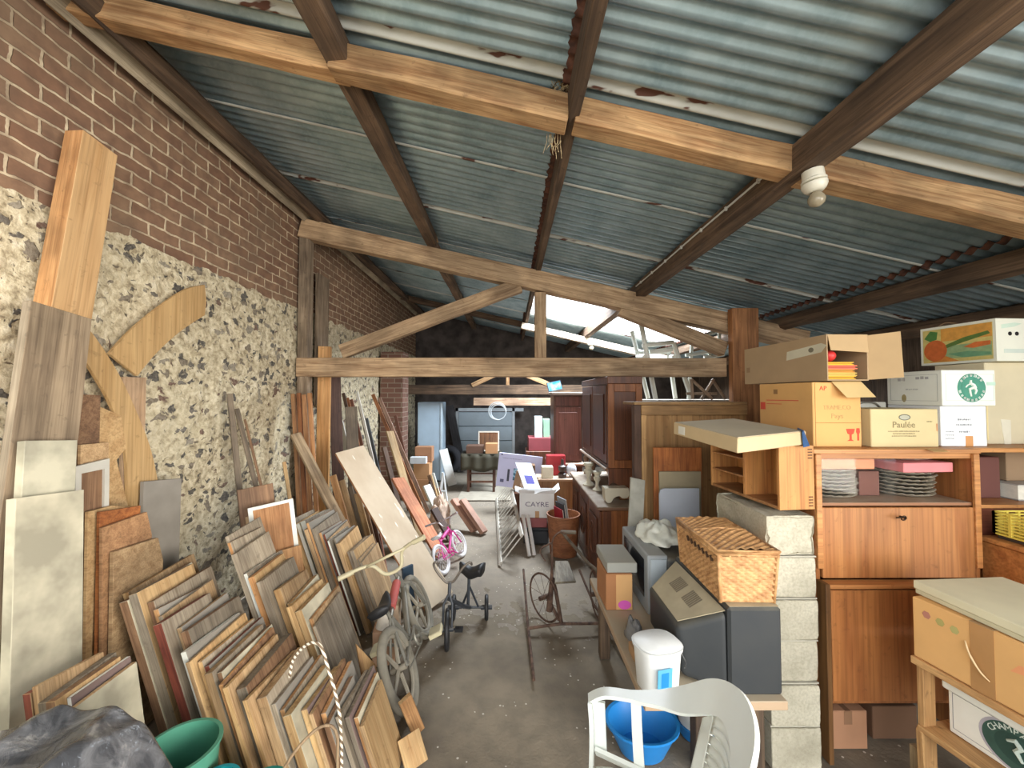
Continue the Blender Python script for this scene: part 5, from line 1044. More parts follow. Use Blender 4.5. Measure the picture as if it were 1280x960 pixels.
gw = blob(.60, 1.90, .04, .06, .09, 7, .3); b = MB(); b.grid(lambda i, j: (gw(i, j)[0], gw(i, j)[1], .431 + gw(i, j)[2]), 24, 12); b.build('grey_cloth', plain((120, 118, 116), .9, 0, .2, 10), None, smooth='all', label='grey bundled cloth on the bench behind the white bucket', cat='cloth')
bx('carton_piece', .545, .65, 1.73, 1.81, .431, .475, card((176, 138, 98)), None, .003, label='small flat brown carton on the bench behind the white bucket', cat='carton')
# carton and grey box beyond the bench end
cc, M, w_, d, h = carton('carton', .525, .67, 2.14, 2.36, .431, .625, card((176, 122, 80)), 'brown carton on the bench beside the grey television, pink mark at its foot', 'carton')
Fm = facade(cc, M, -w_, -d, 0); patch('front_panel', rect(.055, .142, .004, .19), Fm, cc, card((210, 164, 110))); patch('pink_mark', disc(.10, .03, .035, .024, 24), Fm @ T(0, 0, .0014), cc, plain((222, 96, 190), .6))
gb = bx('grey_box', .535, .70, 2.15, 2.42, .626, .68, dusty((158, 158, 150), (176, 172, 156), .5), None, .004, label='flat grey box on the brown carton at the bench end', cat='box')
b = MB(); b.lathe([(.022, 0), (.024, .11), (.014, .12)], 18, 0, T(.705, 2.775, .43)); b.build('white_tube', BM, None, None, smooth=True, label='white tube standing at the end of the bench by the grey box', cat='tube') if False else None
# boards behind
plank('board', (.80, 2.62, 0), (.895, 2.725, 1.01), .10, .022, (0, -1, .1), [plain((170, 168, 156), .85, 0, .15, 12)], 'narrow pale grey board leaning before the dark sideboard and the plywood upright', 'board', cut=.06)
bx('plywood_wall', .87, 1.62, 2.92, 2.94, .003, 1.535, wood((172, 130, 82), (146, 106, 62), 2, .75, .4, .25), None, .002, label='large brown plywood sheet standing behind the pillar', cat='plywood sheet') if False else None
py = thing('plywood_partition', 'tall brown plywood partition with a ledge behind the block pillar', 'partition', (1.25, 2.75, 0))
bx('sheet', .93, 1.68, 2.76, 2.78, .003, 1.53, wood((176, 136, 88), (150, 110, 66), 2, .75, .4, .25, .02), py, .001); bx('upright', .88, .928, 2.74, 2.80, .003, 1.53, wood((110, 80, 62), (84, 60, 46)), py, .002); bx('rail', .93, 1.68, 2.735, 2.758, 1.46, 1.53, wood((182, 142, 92), (150, 112, 70), 0), py, .002); bx('ledge', .88, 1.68, 2.735, 3.02, 1.532, 1.552, wood((182, 142, 92), (150, 112, 70), 0), py, .002); bx('side_strip', .932, .97, 2.745, 2.758, .003, 1.458, wood((196, 156, 104), (164, 122, 76)), py, .001)
for x, y in ((1.2, 2.99), (1.65, 2.99)): bx('post', x - .02, x + .02, y - .02, y + .02, .003, 1.531, wood((110, 80, 62), (84, 60, 46)), py, .002)
osb = bx('board', .975, 1.30, 2.63, 2.65, .003, 1.245, wood((182, 112, 58), (146, 82, 40), 2, .7, 1.4, .3), None, .002, label='orange-brown board standing against the plywood partition', cat='board')
pn = bx('board', 1.0, 1.28, 2.60, 2.615, .003, 1.09, plain((150, 138, 112), .8, 0, .15, 5), None, .002, label='dull grey-brown board in front of the orange-brown one', cat='board')
b = MB(); b.prism([(0, 0), (.26, 0), (.26, .99), (.03, .99), (.008, .98), (0, .955)], 0, .012, 0, T(.975, 2.32 + .23, .003) @ Matrix.Rotation(PI / 2, 4, 'X')); b.build('metal_panel', plain((176, 182, 192), .45, .15, .05), None, None, label='light blue-grey panel with a rounded corner behind the wicker basket', cat='panel')
# ================================================================== FOREGROUND RACK, RIGHT
RW = wood((214, 168, 112), (182, 134, 84), 1, .7, .8, .2)
rk = thing('wooden_rack', 'low bare wood rack at the right edge carrying a taped carton', 'rack', (1.85, 1.35, 0))
MR = T(1.545, 1.50, 0) @ rotz(.16)          # local x = depth of rack (right), y runs towards the camera (negative)
def lb(nm, p, mat, par, M=MR, bev=.002):
    b = MB(); b.box(*p, 0, M); return b.build(nm, mat, par, None, bevel=bev)
lb('shelf', (-.02, .50, -.62, .0, .585, .612), RW, rk); lb('shelf', (-.01, .50, -.62, -.01, .34, .362), RW, rk)
b = MB(); b.prism([(0, .002), (.055, .002), (.055, .584), (.0, .584), (0, .36), (-.012, .34)], 0, .022, 0, MR @ T(.0, -.004, 0) @ Matrix.Rotation(PI / 2, 4, 'X')); b.build('end_support', wood((210, 164, 108), (176, 130, 82)), rk, None, bevel=.002)
lb('end_support', (.42, .48, -.03, -.008, .002, .584), RW, rk); lb('leg', (.0, .03, -.62, -.59, .002, .34), RW, rk); lb('leg', (.45, .48, -.62, -.59, .002, .34), RW, rk); lb('leg', (.0, .03, -.62, -.59, .363, .584), RW, rk); lb('leg', (.45, .48, -.62, -.59, .363, .584), RW, rk)
TC = card((216, 168, 108)); M5 = MR @ T(0, 0, .613)
tc = thing('taped_carton', 'brown carton closed with clear tape on the low wooden rack', 'carton', M=M5)
lb('body', (-.012, .40, -.395, -.005, 0, .222), TC, tc, M5, .004)
Fs = M5 @ T(-.012, -.005, 0) @ rotz(-PI / 2) @ Matrix.Rotation(PI / 2, 4, 'X')
patch('tape', rect(.165, .225, .0, .222), Fs, tc, plain((176, 132, 84), .25, 0, .1)); b = MB(); b.box(-.014, .40, -.23, -.17, .222, .2235, 0, M5); b.build('tape', plain((176, 140, 100), .25), tc)
b = MB(); b.tube(smooth_path([Fs @ V(p) for p in ((.155, .15, .004), (.17, .115, .012), (.195, .075, .012), (.215, .055, .006))], 4), [.002, .0025, .003, .003, .003, .0035, .0035, .003, .003, .003, .0025, .002, .002], 6); b.build('loose_tape_end', plain((216, 186, 140), .2), tc, None, smooth='all')
for k, c_ in enumerate(((178, 120, 104), (176, 164, 100), (172, 164, 104))): patch('printed_mark', disc(.045 + k * .04, .175 - k * .004, .013, .014, 6), Fs @ T(0, 0, .0004), tc, plain(c_, .8), .0006)
patch('printed_mark', [(.26, .12), (.36, .14), (.36, .16), (.28, .15)], Fs, tc, card((222, 152, 104)), .0005)
fc_ = thing('flat_box', 'flat cream box lying on the taped carton at the right', 'box', M=M5 @ T(.12, -.19, .2245))
M6 = M5 @ T(.185, -.175, .225) @ rotz(-.10); lb('tray', (-.18, .19, -.165, .165, 0, .018), card((196, 190, 160)), fc_, M6, .002); lb('lid', (-.184, .194, -.169, .169, .018, .048), card((214, 208, 178)), fc_, M6, .003)
# white carton with the round emblem on the lower shelf
M7 = MR @ T(.036, -.018, .3635); ec = thing('emblem_carton', 'white lidded carton with a round dark green emblem on the lower rack shelf', 'carton', M=M7)
WC = plain((226, 224, 214), .65, 0, .05); lb('body', (.035, .365, -.50, -.035, 0, .165), WC, ec, M7, .003); lb('lid', (.022, .375, -.513, -.022, .150, .192), plain((232, 232, 222), .6, 0, .05), ec, M7, .006)
Fe = M7 @ T(.035, -.035, 0) @ rotz(-PI / 2) @ Matrix.Rotation(PI / 2, 4, 'X')
frame_lines(Fe, .012, .44, .018, .146, ec, plain((140, 138, 140), .7), .0016)
dg_ = plain((52, 82, 72), .6, 0, .15, 20); cx_, cy_ = .175, .082
patch('emblem_ring', disc(cx_, cy_, .092, .078), Fe, ec, plain((178, 172, 180), .7), .001); patch('emblem', disc(cx_, cy_, .083, .070), Fe @ T(0, 0, .001), ec, dg_, .001); patch('emblem_field', disc(cx_, cy_, .052, .045), Fe @ T(0, 0, .002), ec, plain((40, 70, 62), .6), .0008)
s_ = 'CHAMPAGNE'
for k, c_ in enumerate(s_):
    a = 2.5 * (.5 - (k + .5) / len(s_)); text('emblem_lettering', c_, .026, Fe @ T(cx_ - .066 * math.sin(a), cy_ + .056 * math.cos(a), .0026) @ rotz(a), plain((206, 214, 204), .6), ec)
b = MB(); b.tube([Fe @ V((cx_ + x, cy_ + y, .004)) for x, y in ((-.02, .015), (.0, .028), (.012, .012), (.0, -.005), (.014, -.03))], [.004, .008, .009, .008, .004], 6); b.build('emblem_figure', plain((190, 204, 194), .6), ec, None, smooth=True)
# short post and carton under the rack
bx('short_post', 1.655, 1.69, 1.60, 1.64, .001, .16, wood((190, 168, 130), (150, 128, 94)), None, .002, label='short pale post standing on the floor behind the rack support', cat='post')
# ================================================================== WHITE PLASTIC CHAIR
PW = dusty((232, 236, 230), (190, 186, 170), .2, .35)
MCh = T(.40, 1.09, .001) @ rotz(PI - .35) @ Matrix.Diagonal((.79, .79, .895, 1))       # local +x is the chair's front
ch = thing('plastic_garden_chair', 'white moulded plastic garden armchair in the foreground', 'chair', M=MCh)
def cb_(nm, b, sm='all'): return b.build(nm, PW, ch, None, bevel=0, smooth=sm)
rim = smooth_path([(.27, -.275, .615), (.20, -.285, .648), (.05, -.285, .665), (-.10, -.270, .70), (-.20, -.205, .775), (-.25, -.11, .825), (-.265, 0, .84), (-.25, .11, .825), (-.20, .205, .775), (-.10, .270, .70), (.05, .285, .665), (.20, .285, .648), (.27, .275, .615)], 7)
ups = []
for p in rim:
    k = max(0, min(1, (-p.x - .02) / .2)); out = V((p.x * .6 - .25 * k, p.y, 0)); out = out.normalized() if out.length > 0 else V((-1, 0, 0))
    ups.append(V((0, 0, 1)) * (1 - .62 * k) - out * .62 * k)
ws = [.042 + .052 * max(0, min(1, (-p.x + .10) / .2)) for p in rim]
b = MB(); b.ribbon([M for M in [MCh @ p for p in rim]], [MCh.to_3x3() @ u_ for u_ in ups], ws, .012); cb_('arm_and_back_rail', b, True)
def lerp(a, b_, t_): return V(a) + (V(b_) - V(a)) * t_
# back panel: concave shell between rail and seat, cut by horizontal slots
def backp(s_, z_):           # s_ -1..1 across, z_ 0..1 up
    a = s_ * .95; top_z = .80 - .10 * abs(s_) ** 2.2; z0 = .43
    x = -.165 - .075 * z_ + .065 * abs(s_) ** 2; y = .205 * s_ * (.86 + .14 * z_)
    return MCh @ V((x, y, z0 + (top_z - z0) * z_))
nsl = 9; b = MB()
def strip(s0, s1, z0, z1, n=8):
    b.grid(lambda i, j: tuple(backp(s0 + (s1 - s0) * i, z0 + (z1 - z0) * j)), n, 2)
strip(-1, -.72, 0, 1); strip(.72, 1, 0, 1); strip(-.72, .72, .90, 1, 14); strip(-.72, .72, 0, .10, 14)
for k in range(nsl):
    z0 = .10 + .80 * k / nsl; strip(-.72, .72, z0 + .011, .10 + .80 * (k + 1) / nsl, 14)
strip(-.06, .06, .1, .9, 2)
b.build('slotted_back', PW, ch, None, smooth='all', solid=.008)
b = MB()
def seatf(i, j):
    x = .235 - .42 * i; y = (-.225 + .45 * j) * (1 - .10 * i); return tuple(MCh @ V((x, y, .425 - .025 * math.sin(PI * j) * math.sin(PI * min(1, i * 1.1)) - .02 * max(0, .12 - i) * 8)))
b.grid(seatf, 14, 14); b.build('seat', PW, ch, None, smooth='all', solid=.008)
for sy in (-1, 1):
    b = MB(); pts = [(.262, sy * .272, .62), (.255, sy * .262, .45), (.285, sy * .285, .002)]; b.ribbon([MCh @ V(p) for p in smooth_path(pts, 6)], [MCh.to_3x3() @ V((1, 0, .1))] * 13, [.05 - .012 * k / 12 for k in range(13)], .014); cb_('front_leg', b, True)
    b = MB(); b.ribbon([MCh @ V(p) for p in ((.262 - .028, sy * .272, .62), (.255 - .03, sy * .262, .44))], [MCh.to_3x3() @ V((0, sy, 0))] * 2, .05, .012); cb_('arm_post', b, True)
    b = MB(); b.ribbon([MCh @ V(p) for p in smooth_path([(.075, sy * .283, .662), (.07, sy * .262, .55), (.06, sy * .228, .43)], 5)], [MCh.to_3x3() @ V((0, sy, .2))] * 11, .032, .012); cb_('arm_strut', b, True)
    b = MB(); b.ribbon([MCh @ V(p) for p in ((.24, sy * .255, .445), (.06, sy * .232, .438), (-.16, sy * .205, .425))], [MCh.to_3x3() @ V((0, sy, .6))] * 3, .045, .012); cb_('seat_rail', b, True)
    b = MB(); pts = [(-.16, sy * .20, .45), (-.19, sy * .225, .25), (-.235, sy * .255, .002)]; b.ribbon([MCh @ V(p) for p in smooth_path(pts, 6)], [MCh.to_3x3() @ V((1, 0, 0))] * 13, [.05 - .014 * k / 12 for k in range(13)], .014); cb_('rear_leg', b, True)
# blue scoop and tub under the bench
t = plain((40, 132, 206), .35, 0, .08)
b = MB(); rr = [(.10, 0, .7), (.155, .115, 1), (.165, .118, 1), (.165, .128, 1), (.15, .126, 1), (.095, .012, .7)]; n = 36; vs = []; fs = []
Mt = T(.60, 1.80, .001)
for r_, z, k in rr: vs += [(r_ * math.cos(2 * PI * j / n), r_ * .8 * math.sin(2 * PI * j / n), z) for j in range(n)]
for i in range(len(rr) - 1): fs += [(i * n + j, i * n + (j + 1) % n, (i + 1) * n + (j + 1) % n, (i + 1) * n + j) for j in range(n)]
fs += [tuple(range(n - 1, -1, -1)), tuple((len(rr) - 1) * n + j for j in range(n))]; b.add(vs, fs, 0, Mt); b.build('blue_basin', t, None, None, smooth=True, label='blue plastic basin on the floor under the end of the bench', cat='basin')
b = MB(); M = T(.885, 1.88, .002); b.lathe([(.075, 0), (.085, .05), (.088, .055), (.083, .056), (.07, .008)], 32, 0, M); wt = thing('white_blue_tub', 'small white tub with a blue base under the bench', 'tub', (.885, 1.88, .002)); b.build('base', t, wt, None, smooth=True); b = MB(); b.lathe([(.08, .057), (.095, .15), (.09, .152), (.075, .06)], 32, 0, M); b.build('bowl', BM, wt, None, smooth=True)
# ================================================================== SIDEBOARD AND FAR FURNITURE
DW = wood((116, 70, 44), (82, 46, 30), 2, .45, .6, .2, .04); DWL = wood((158, 98, 54), (124, 72, 38), 2, .5, .6, .2, .04); DUSTW = dusty((110, 76, 54), (168, 156, 138), .75, .6)
sbd = thing('sideboard', 'dark carved wood sideboard with a raised upper cabinet on turned columns', 'sideboard', (.95, 3.9, 0))
SX0, SX1, SY0, SY1, SZ = .74, 1.16, 3.2, 4.62, .66
bx('body', SX0 + .02, SX1, SY0, SY1, .06, SZ, DWL, sbd, .004); bx('plinth', SX0 + .01, SX1 + .0, SY0 - .008, SY1 + .008, .002, .06, DW, sbd, .004); bx('top', SX0 - .025, SX1 + .01, SY0 - .025, SY1 + .02, SZ, SZ + .03, DUSTW, sbd, .006)
bx('side_stile', SX0 + .02, SX0 + .09, SY0 - .006, SY0, .07, SZ - .01, DW, sbd, .001); bx('side_stile', SX1 - .06, SX1, SY0 - .006, SY0, .07, SZ - .01, DW, sbd, .001)
for k in range(3):
    y0 = SY0 + .02 + k * .465; d_ = bx('door', SX0, SX0 + .019, y0, y0 + .45, .08, SZ - .02, DW, sbd, .004)
    bx('carved_panel', SX0 - .012, SX0 - .001, y0 + .07, y0 + .38, .16, SZ - .1, wood((104, 60, 40), (70, 38, 26), 2, .4, 1.4, .2), d_, .008)
    b = MB(); b.tube([(SX0 - .012, y0 + .225 + .09 * math.cos(a_), .36 + .13 * math.sin(a_)) for a_ in [2 * PI * q / 20 for q in range(20)]], .008, 6, True); b.build('carving', DW, d_, None, smooth=True)
UX0, UX1, UZ = .86, 1.16, .965
bx('upper_side', UX0, UX1, 3.40, 3.42, UZ, 1.70, DW, sbd, .002)
bx('side_frame', UX0, UX0 + .055, 3.385, 3.399, UZ, 1.70, DWL, sbd, .003); bx('side_frame', UX1 - .055, UX1, 3.385, 3.399, UZ, 1.70, DWL, sbd, .003); bx('side_frame', UX0 + .056, UX1 - .056, 3.385, 3.399, UZ, UZ + .07, DWL, sbd, .003); bx('side_frame', UX0 + .056, UX1 - .056, 3.385, 3.399, 1.63, 1.70, DWL, sbd, .003)
bx('upper_back', UX1 - .02, UX1, 3.42, 4.58, SZ + .03, 1.70, DW, sbd, .001); bx('upper_floor', UX0, UX1 - .021, 3.42, 4.58, UZ, UZ + .02, DW, sbd, .001); bx('cornice', UX0 - .004, UX1 + .002, 3.384, 4.60, 1.701, 1.765, DW, sbd, .004)
bx('back_board', UX0 + .1, UX1 - .021, 3.40, 3.418, SZ + .031, UZ - .001, DWL, sbd, .001)
for k in range(2):
    y0 = 3.44 + k * .57; d_ = bx('upper_door', UX0 - .005, UX0 + .015, y0, y0 + .55, UZ + .03, 1.69, DW, sbd, .003); bx('door_panel', UX0 - .014, UX0 - .0055, y0 + .07, y0 + .48, UZ + .1, 1.61, wood((94, 52, 36), (66, 36, 26), 2, .4, .8), d_, .006)
b = MB(); b.tube([(UX0 - .02, 3.38, UZ - .012), (UX0 - .02, 4.6, UZ - .012)], .014, 8); b.build('moulding', dusty((124, 84, 60), (190, 180, 164), .8), sbd, None, smooth=True)
vb_ = smooth_path([(UX0, 0, SZ + .14), (UX0 + .03, 0, SZ + .18), (UX0 + .08, 0, SZ + .16), (UX0 + .10, 0, SZ + .10), (UX0 + .14, 0, SZ + .12), (UX0 + .17, 0, SZ + .11), (UX0 + .18, 0, SZ + .06)], 4)
b = MB(); b.prism([(p.x, p.z) for p in vb_] + [(UX0 + .18, SZ + .04), (UX0 + .10, UZ)][:0] + [(UX0 + .2, SZ + .06), (UX0 + .2, UZ - .002), (UX0, UZ - .002)], -.008, .008, 0, T(0, 3.392, 0) @ Matrix.Rotation(PI / 2, 4, 'X')); b.build('scalloped_bracket', DW, sbd)
TUR = [(.030, 0), (.034, .01), (.024, .03), (.016, .05), (.014, .08), (.020, .12), (.030, .16), (.036, .185), (.030, .20), (.020, .215), (.034, .235), (.034, .27)]
for y in (4.15, 4.52):
    b = MB(); b.lathe(TUR, 20, 0, T(UX0 + .03, y, SZ + .031)); b.build('turned_column', dusty((120, 84, 60), (190, 182, 166), .6), sbd, None, smooth=True)
WP = dusty((204, 196, 174), (214, 208, 192), .4, .8)
for (x, y, s_, lab) in ((.80, 3.95, 1.0, 'pale turned candlestick on the near left corner of the sideboard top'), (.84, 3.74, .8, 'pale turned candlestick standing right of the first one on the sideboard')):
    b = MB(); b.lathe([(.055, 0), (.058, .012), (.03, .03), (.018, .06), (.022, .10), (.042, .13), (.044, .15), (.03, .165), (.034, .19), (.05, .20), (.05, .225), (.02, .228)], 24, 0, T(x, y, SZ + .031) @ Matrix.Diagonal((s_, s_, s_, 1))); b.build('candlestick', WP, None, None, smooth=True, label=lab, cat='candlestick')
br_ = smooth_path([(0, 0, .10), (.01, 0, .01), (.05, 0, .0), (.075, 0, .035), (.12, 0, .055), (.15, 0, .035), (.19, 0, .04), (.205, 0, .07), (.20, 0, .115)], 4)
b = MB(); b.prism([(p.x, p.z) for p in br_] + [(.20, .12), (0, .12)], -.05, .05, 0, T(.80, 3.33, SZ + .038) @ Matrix.Rotation(PI / 2, 4, 'X')); b.build('carved_bracket', WP, label='pale carved wooden bracket lying on the near end of the sideboard', cat='bracket')
# red-brown tall cabinet farther back
rc = thing('tall_cabinet', 'tall red-brown cabinet with a panelled door far back by the sideboard', 'cabinet', (.78, 5.4, 0)); RB = wood((128, 76, 62), (96, 52, 42), 2, .5, .6, .15, .04)
bx('lower_body', .56, .98, 5.25, 5.7, .002, .66, DW, rc, .004); bx('shelf_board', .52, 1.0, 5.15, 5.72, .661, .69, dusty((150, 104, 80), (196, 182, 164), .6), rc, .003); bx('body', .60, .98, 5.28, 5.7, .691, 1.60, DW, rc, .003); dd = bx('door', .62, .96, 5.255, 5.279, .72, 1.44, RB, rc, .003); bx('raised_panel', .665, .915, 5.244, 5.2545, .79, 1.37, RB, dd, .008); bx('drawer', .62, .96, 5.255, 5.279, 1.455, 1.58, RB, rc, .004); bx('cornice', .57, 1.01, 5.22, 5.72, 1.601, 1.64, dusty((150, 130, 118), (206, 200, 190), .6), rc, .006)
t = NT('lit_picture'); v = t.coords(); pm = t.set(t.ramp(t.noise(v, 14, 3), [(.4, lin((60, 150, 214))), (.6, lin((170, 222, 240)))]), .3)
sc_ = thing('blue_picture', 'small bright blue picture leaning on top of the red-brown cabinet', 'picture', (.63, 5.35, 1.641)); Mq = T(.64, 5.34, 1.645) @ rotz(.1) @ Matrix.Rotation(-.22, 4, 'Y') @ Matrix.Rotation(-.2, 4, 'X')
b = MB(); b.box(-.10, .10, -.006, .006, 0.02, .15, 0, Mq); b.build('backing', plain((70, 84, 96), .6), sc_); b = MB(); b.box(-.09, .09, -.0075, -.0062, .028, .142, 0, Mq); b.build('image', pm, sc_)
# desk with clutter, left of the sideboard
dk = thing('small_desk', 'small light brown desk with things on it in front of the red-brown cabinet', 'desk', (.55, 4.95, 0)); DB = wood((176, 128, 80), (146, 98, 58), 2, .6, .6)
bx('top', .34, .84, 4.78, 5.12, .545, .57, dusty((170, 130, 96), (206, 196, 180), .6), dk, .003)
for x in (.36, .80): bx('side', x, x + .03, 4.80, 5.10, .002, .544, DB, dk, .002)
bx('front', .391, .799, 4.81, 4.83, .2, .544, DB, dk, .002)
bx('cream_box', .40, .54, 4.82, 4.94, .571, .715, plain((226, 218, 196), .7), None, .006, label='small cream box on the light brown desk', cat='box')
b = MB(); b.lathe([(.05, 0), (.055, .05), (.03, .07), (.05, .09), (.055, .14), (.02, .16), (.018, .22), (.012, .23)], 20, 0, T(.66, 4.88, .571)); b.build('dark_jar', plain((66, 48, 42), .4, 0, .3, 14), None, None, smooth=True, label='dark banded jar with a narrow neck on the light brown desk', cat='jar')
b = MB(); b.grid(lambda i, j: (.78 + .065 * math.cos(2 * PI * i) * math.sin(PI * j), 4.92 + .06 * math.sin(2 * PI * i) * math.sin(PI * j), .571 + .085 + .0 - .085 * math.cos(PI * j)), 20, 12); b.build('white_globe', plain((222, 226, 236), .3, 0, .05), None, None, smooth='all', label='white globe on the right end of the light brown desk', cat='globe')
bx('brown_box', .20, .33, 5.0, 5.14, .002, .70, card((120, 92, 70)), None, .003, label='tall brown box between the lilac carton and the desk', cat='box')
b = MB(); b.box(.47, .72, 5.0, 5.12, .571, .83); b.build('red_case', plain((168, 34, 42), .5, 0, .15), None, None, bevel=.02, seg=2, label='bright red case at the back of the light brown desk', cat='case')
# lilac appliance carton with a printed picture
M8 = T(.11, 5.36, .31) @ rotz(-.08) @ Matrix.Rotation(.10, 4, 'Y') @ Matrix.Rotation(-.12, 4, 'X'); lc = thing('lilac_carton', 'large lilac carton with a printed picture leaning behind the littered boxes', 'carton', M=M8)
b = MB(); b.box(-.30, .30, -.06, .06, .02, .47, 0, M8); b.build('body', plain((194, 192, 220), .6, 0, .04), lc, None, bevel=.003)
Fq = M8 @ T(-.30, -.06, .02) @ Matrix.Rotation(PI / 2, 4, 'X'); tp = NT('printed_view'); v = tp.coords(); pv = tp.set(tp.ramp(tp.noise(v, 18, 4, 1), [(.38, lin((46, 70, 80))), (.5, lin((70, 120, 150))), (.62, lin((150, 190, 212)))]), .4)
patch('printed_picture', rect(.22, .42, .10, .26), Fq, lc, pv); patch('printed_phone', rect(.14, .17, .08, .24), Fq, lc, plain((50, 50, 66), .5)); patch('printed_icon', rect(.05, .10, .06, .10), Fq, lc, plain((80, 80, 110), .5)); patch('printed_logo', disc(.04, .43, .012, .012, 12), Fq, lc, plain((60, 60, 90), .5)); strokes(lc, Fq, .05, .32, .385, .014, plain((150, 148, 180), .6))
bx('stand', -.22, .42, 5.26, 5.62, .002, .29, DW, None, .004, label='low dark chest carrying the lilac carton', cat='chest') if False else bx('low_chest', .06, .36, 5.22, 5.62, .002, .29, DW, None, .004, label='low dark chest under the lilac carton', cat='chest')
bx('lilac_lid', -.24, .10, 5.0, 5.2, .30, .335, plain((186, 184, 214), .6), None, .003, label='flat lilac carton lid in front of the lilac carton', cat='lid') if False else None
# heap of boxes in the passage
bc = thing('black_case', 'black plastic case on the floor at the bottom of the littered boxes', 'case', (.28, 4.32, 0)); bx('body', .15, .42, 4.18, 4.46, .002, .16, plain((52, 54, 58), .45, 0, .1), bc, .02); bx('lid', .145, .425, 4.175, 4.465, .162, .185, plain((60, 62, 66), .45, 0, .1), bc, .008)
bx('red_case', .13, .40, 4.18, 4.44, .187, .285, plain((150, 84, 84), .6, 0, .1), None, .006, label='dull red flat case between the black case and the white lettered carton', cat='case')
M9 = T(.30, 4.315, .287) @ rotz(-.06); wl_ = thing('lettered_carton', 'open white carton lettered in dark print in the heap of boxes', 'carton', M=M9); w_, d, h, e = .185, .12, .26, .005; wcm = plain((226, 224, 222), .7, 0, .06)
b = MB(); b.box(-w_, w_, -d, d, 0, e, 0, M9); b.box(-w_, w_, -d, -d + e, e, h, 0, M9); b.box(-w_, w_, d - e, d, e, h, 0, M9); b.box(-w_, -w_ + e, -d + e, d - e, e, h, 0, M9); b.box(w_ - e, w_, -d + e, d - e, e, h, 0, M9); b.build('body', wcm, wl_)
for pl in ([(-w_, -d, h), (-.03, -d, h), (-.02, -d - .035, h + .04), (-w_ - .01, -d - .03, h + .045)], [(.0, -d, h), (w_, -d, h), (w_ + .03, -d - .03, h + .05), (.05, -d - .03, h + .03)], [(w_, -d, h), (w_, d, h), (w_ + .06, d, h + .06), (w_ + .06, -d, h + .05)], [(-w_, d, h), (-w_, -d, h), (-w_ - .05, -d, h + .02), (-w_ - .06, d, h + .02)]):
    b = MB(); b.add([M9 @ V(p) for p in pl], [(0, 1, 2, 3)]); b.build('flap', wcm, wl_, solid=.004)
Fw = facade(wl_, M9, 0, -d, 0); text('lettering', 'CAYRE', .072, Fw @ T(.0, .14, .0006), plain((96, 84, 110), .6), wl_, sx=1.15); patch('tape', rect(-.02, .025, 0, .07), Fw, wl_, card((190, 150, 112)))
b = MB(); Mq = T(.17, 4.34, .68) @ rotz(.5) @ Matrix.Rotation(.9, 4, 'X') @ Matrix.Rotation(.25, 4, 'Y'); b.box(-.12, .12, -.16, .16, .05, .056, 0, Mq); pf = thing('paper_folder', 'white folder with a violet panel sticking out of the lettered carton', 'folder', (.17, 4.28, .5)); b.build('cover', plain((222, 228, 240), .6), pf); b = MB(); b.box(-.06, .06, -.10, .0, .0565, .0575, 0, Mq); b.build('violet_panel', plain((70, 66, 150), .6), pf)
M10 = T(.16, 4.62, .455) @ rotz(.3) @ Matrix.Rotation(.25, 4, 'Y'); b = MB(); b.box(-.10, .10, -.12, .12, 0, .22, 0, M10); b.build('brown_carton', card((186, 156, 130)), None, None, bevel=.003, label='torn brown carton tilted behind the lettered carton', cat='carton')
bx('brown_box', .12, .34, 4.52, 4.74, .002, .40, wood((120, 96, 78), (90, 70, 56)), None, .004, label='low brown box under the torn tilted carton', cat='box')
# white slats leaning beside the heap
for k in range(2): plank('white_lath', (.245 - k * .05, 3.90 - k * .02, 0), (.190 - k * .05, 4.12, .33), .035, .02, (.6, -.8, .2), [plain((206, 198, 190), .7)], '%s of two white slats leaning beside the black case' % ('right-hand one', 'left-hand one')[k], 'slat')
# slatted cot side standing in the passage
sl = thing('slatted_panel', 'long white slatted panel standing on edge in the passage', 'slatted panel', (-.03, 4.8, 0)); SW = plain((196, 190, 178), .65, 0, .12)
A0 = V((-.085, 3.68, .02)); A1 = V((-.20, 6.0, .02)); dr_ = (A1 - A0); L_ = dr_.length; dn = dr_.normalized(); upv = V((.61, 0, .79)); hgt = .33; nrm = V((-.79, 0, .61))
for nm, s0 in (('rail', 0.0), ('rail', hgt)): b = MB(); b.ribbon([A0 + upv * s0, A1 + upv * s0], [nrm] * 2, .035, .02); b.build(nm, SW, sl)
ns = 15
for k in range(ns + 1):
    y = L_ * k / ns; b = MB(); b.ribbon([A0 + dn * y + upv * .018, A0 + dn * y + upv * (hgt - .018)], [nrm] * 2, .030, .005); b.build('slat', SW, sl)
# bin with files
b = MB(); Mb2 = T(.545, 3.97, .002); b.lathe([(.135, 0), (.165, .38), (.17, .385), (.17, .40), (.158, .40), (.155, .37), (.128, .01)], 32, 0, Mb2); b.build('waste_bin', wood((178, 116, 76), (146, 88, 54), 0, .6, .8), None, None, smooth=True, label='brown round bin holding red and grey files by the sideboard', cat='bin')
for k, (c_, a_, lab) in enumerate((((150, 32, 48), .42, 'dark red file standing in the brown bin'), ((60, 60, 66), .47, 'black file standing in the brown bin'), ((146, 150, 156), .52, 'grey file standing in the brown bin'))):
    Mf = T(.535 + k * .03, 3.96 + k * .012, .03) @ rotz(.4) @ Matrix.Rotation(-.12 - .015 * k, 4, 'Y'); f_ = thing('file_binder', lab, 'file', M=Mf); b = MB(); b.box(-.006, .006, -.078, .078, 0, a_ + .02, 0, Mf); b.build('cover', plain(c_, .6), f_, None, bevel=.001); b = MB(); b.box(.0062, .016, -.074, .074, .005, a_ + .01, 0, Mf); b.build('papers', plain((214, 208, 196), .8), f_)
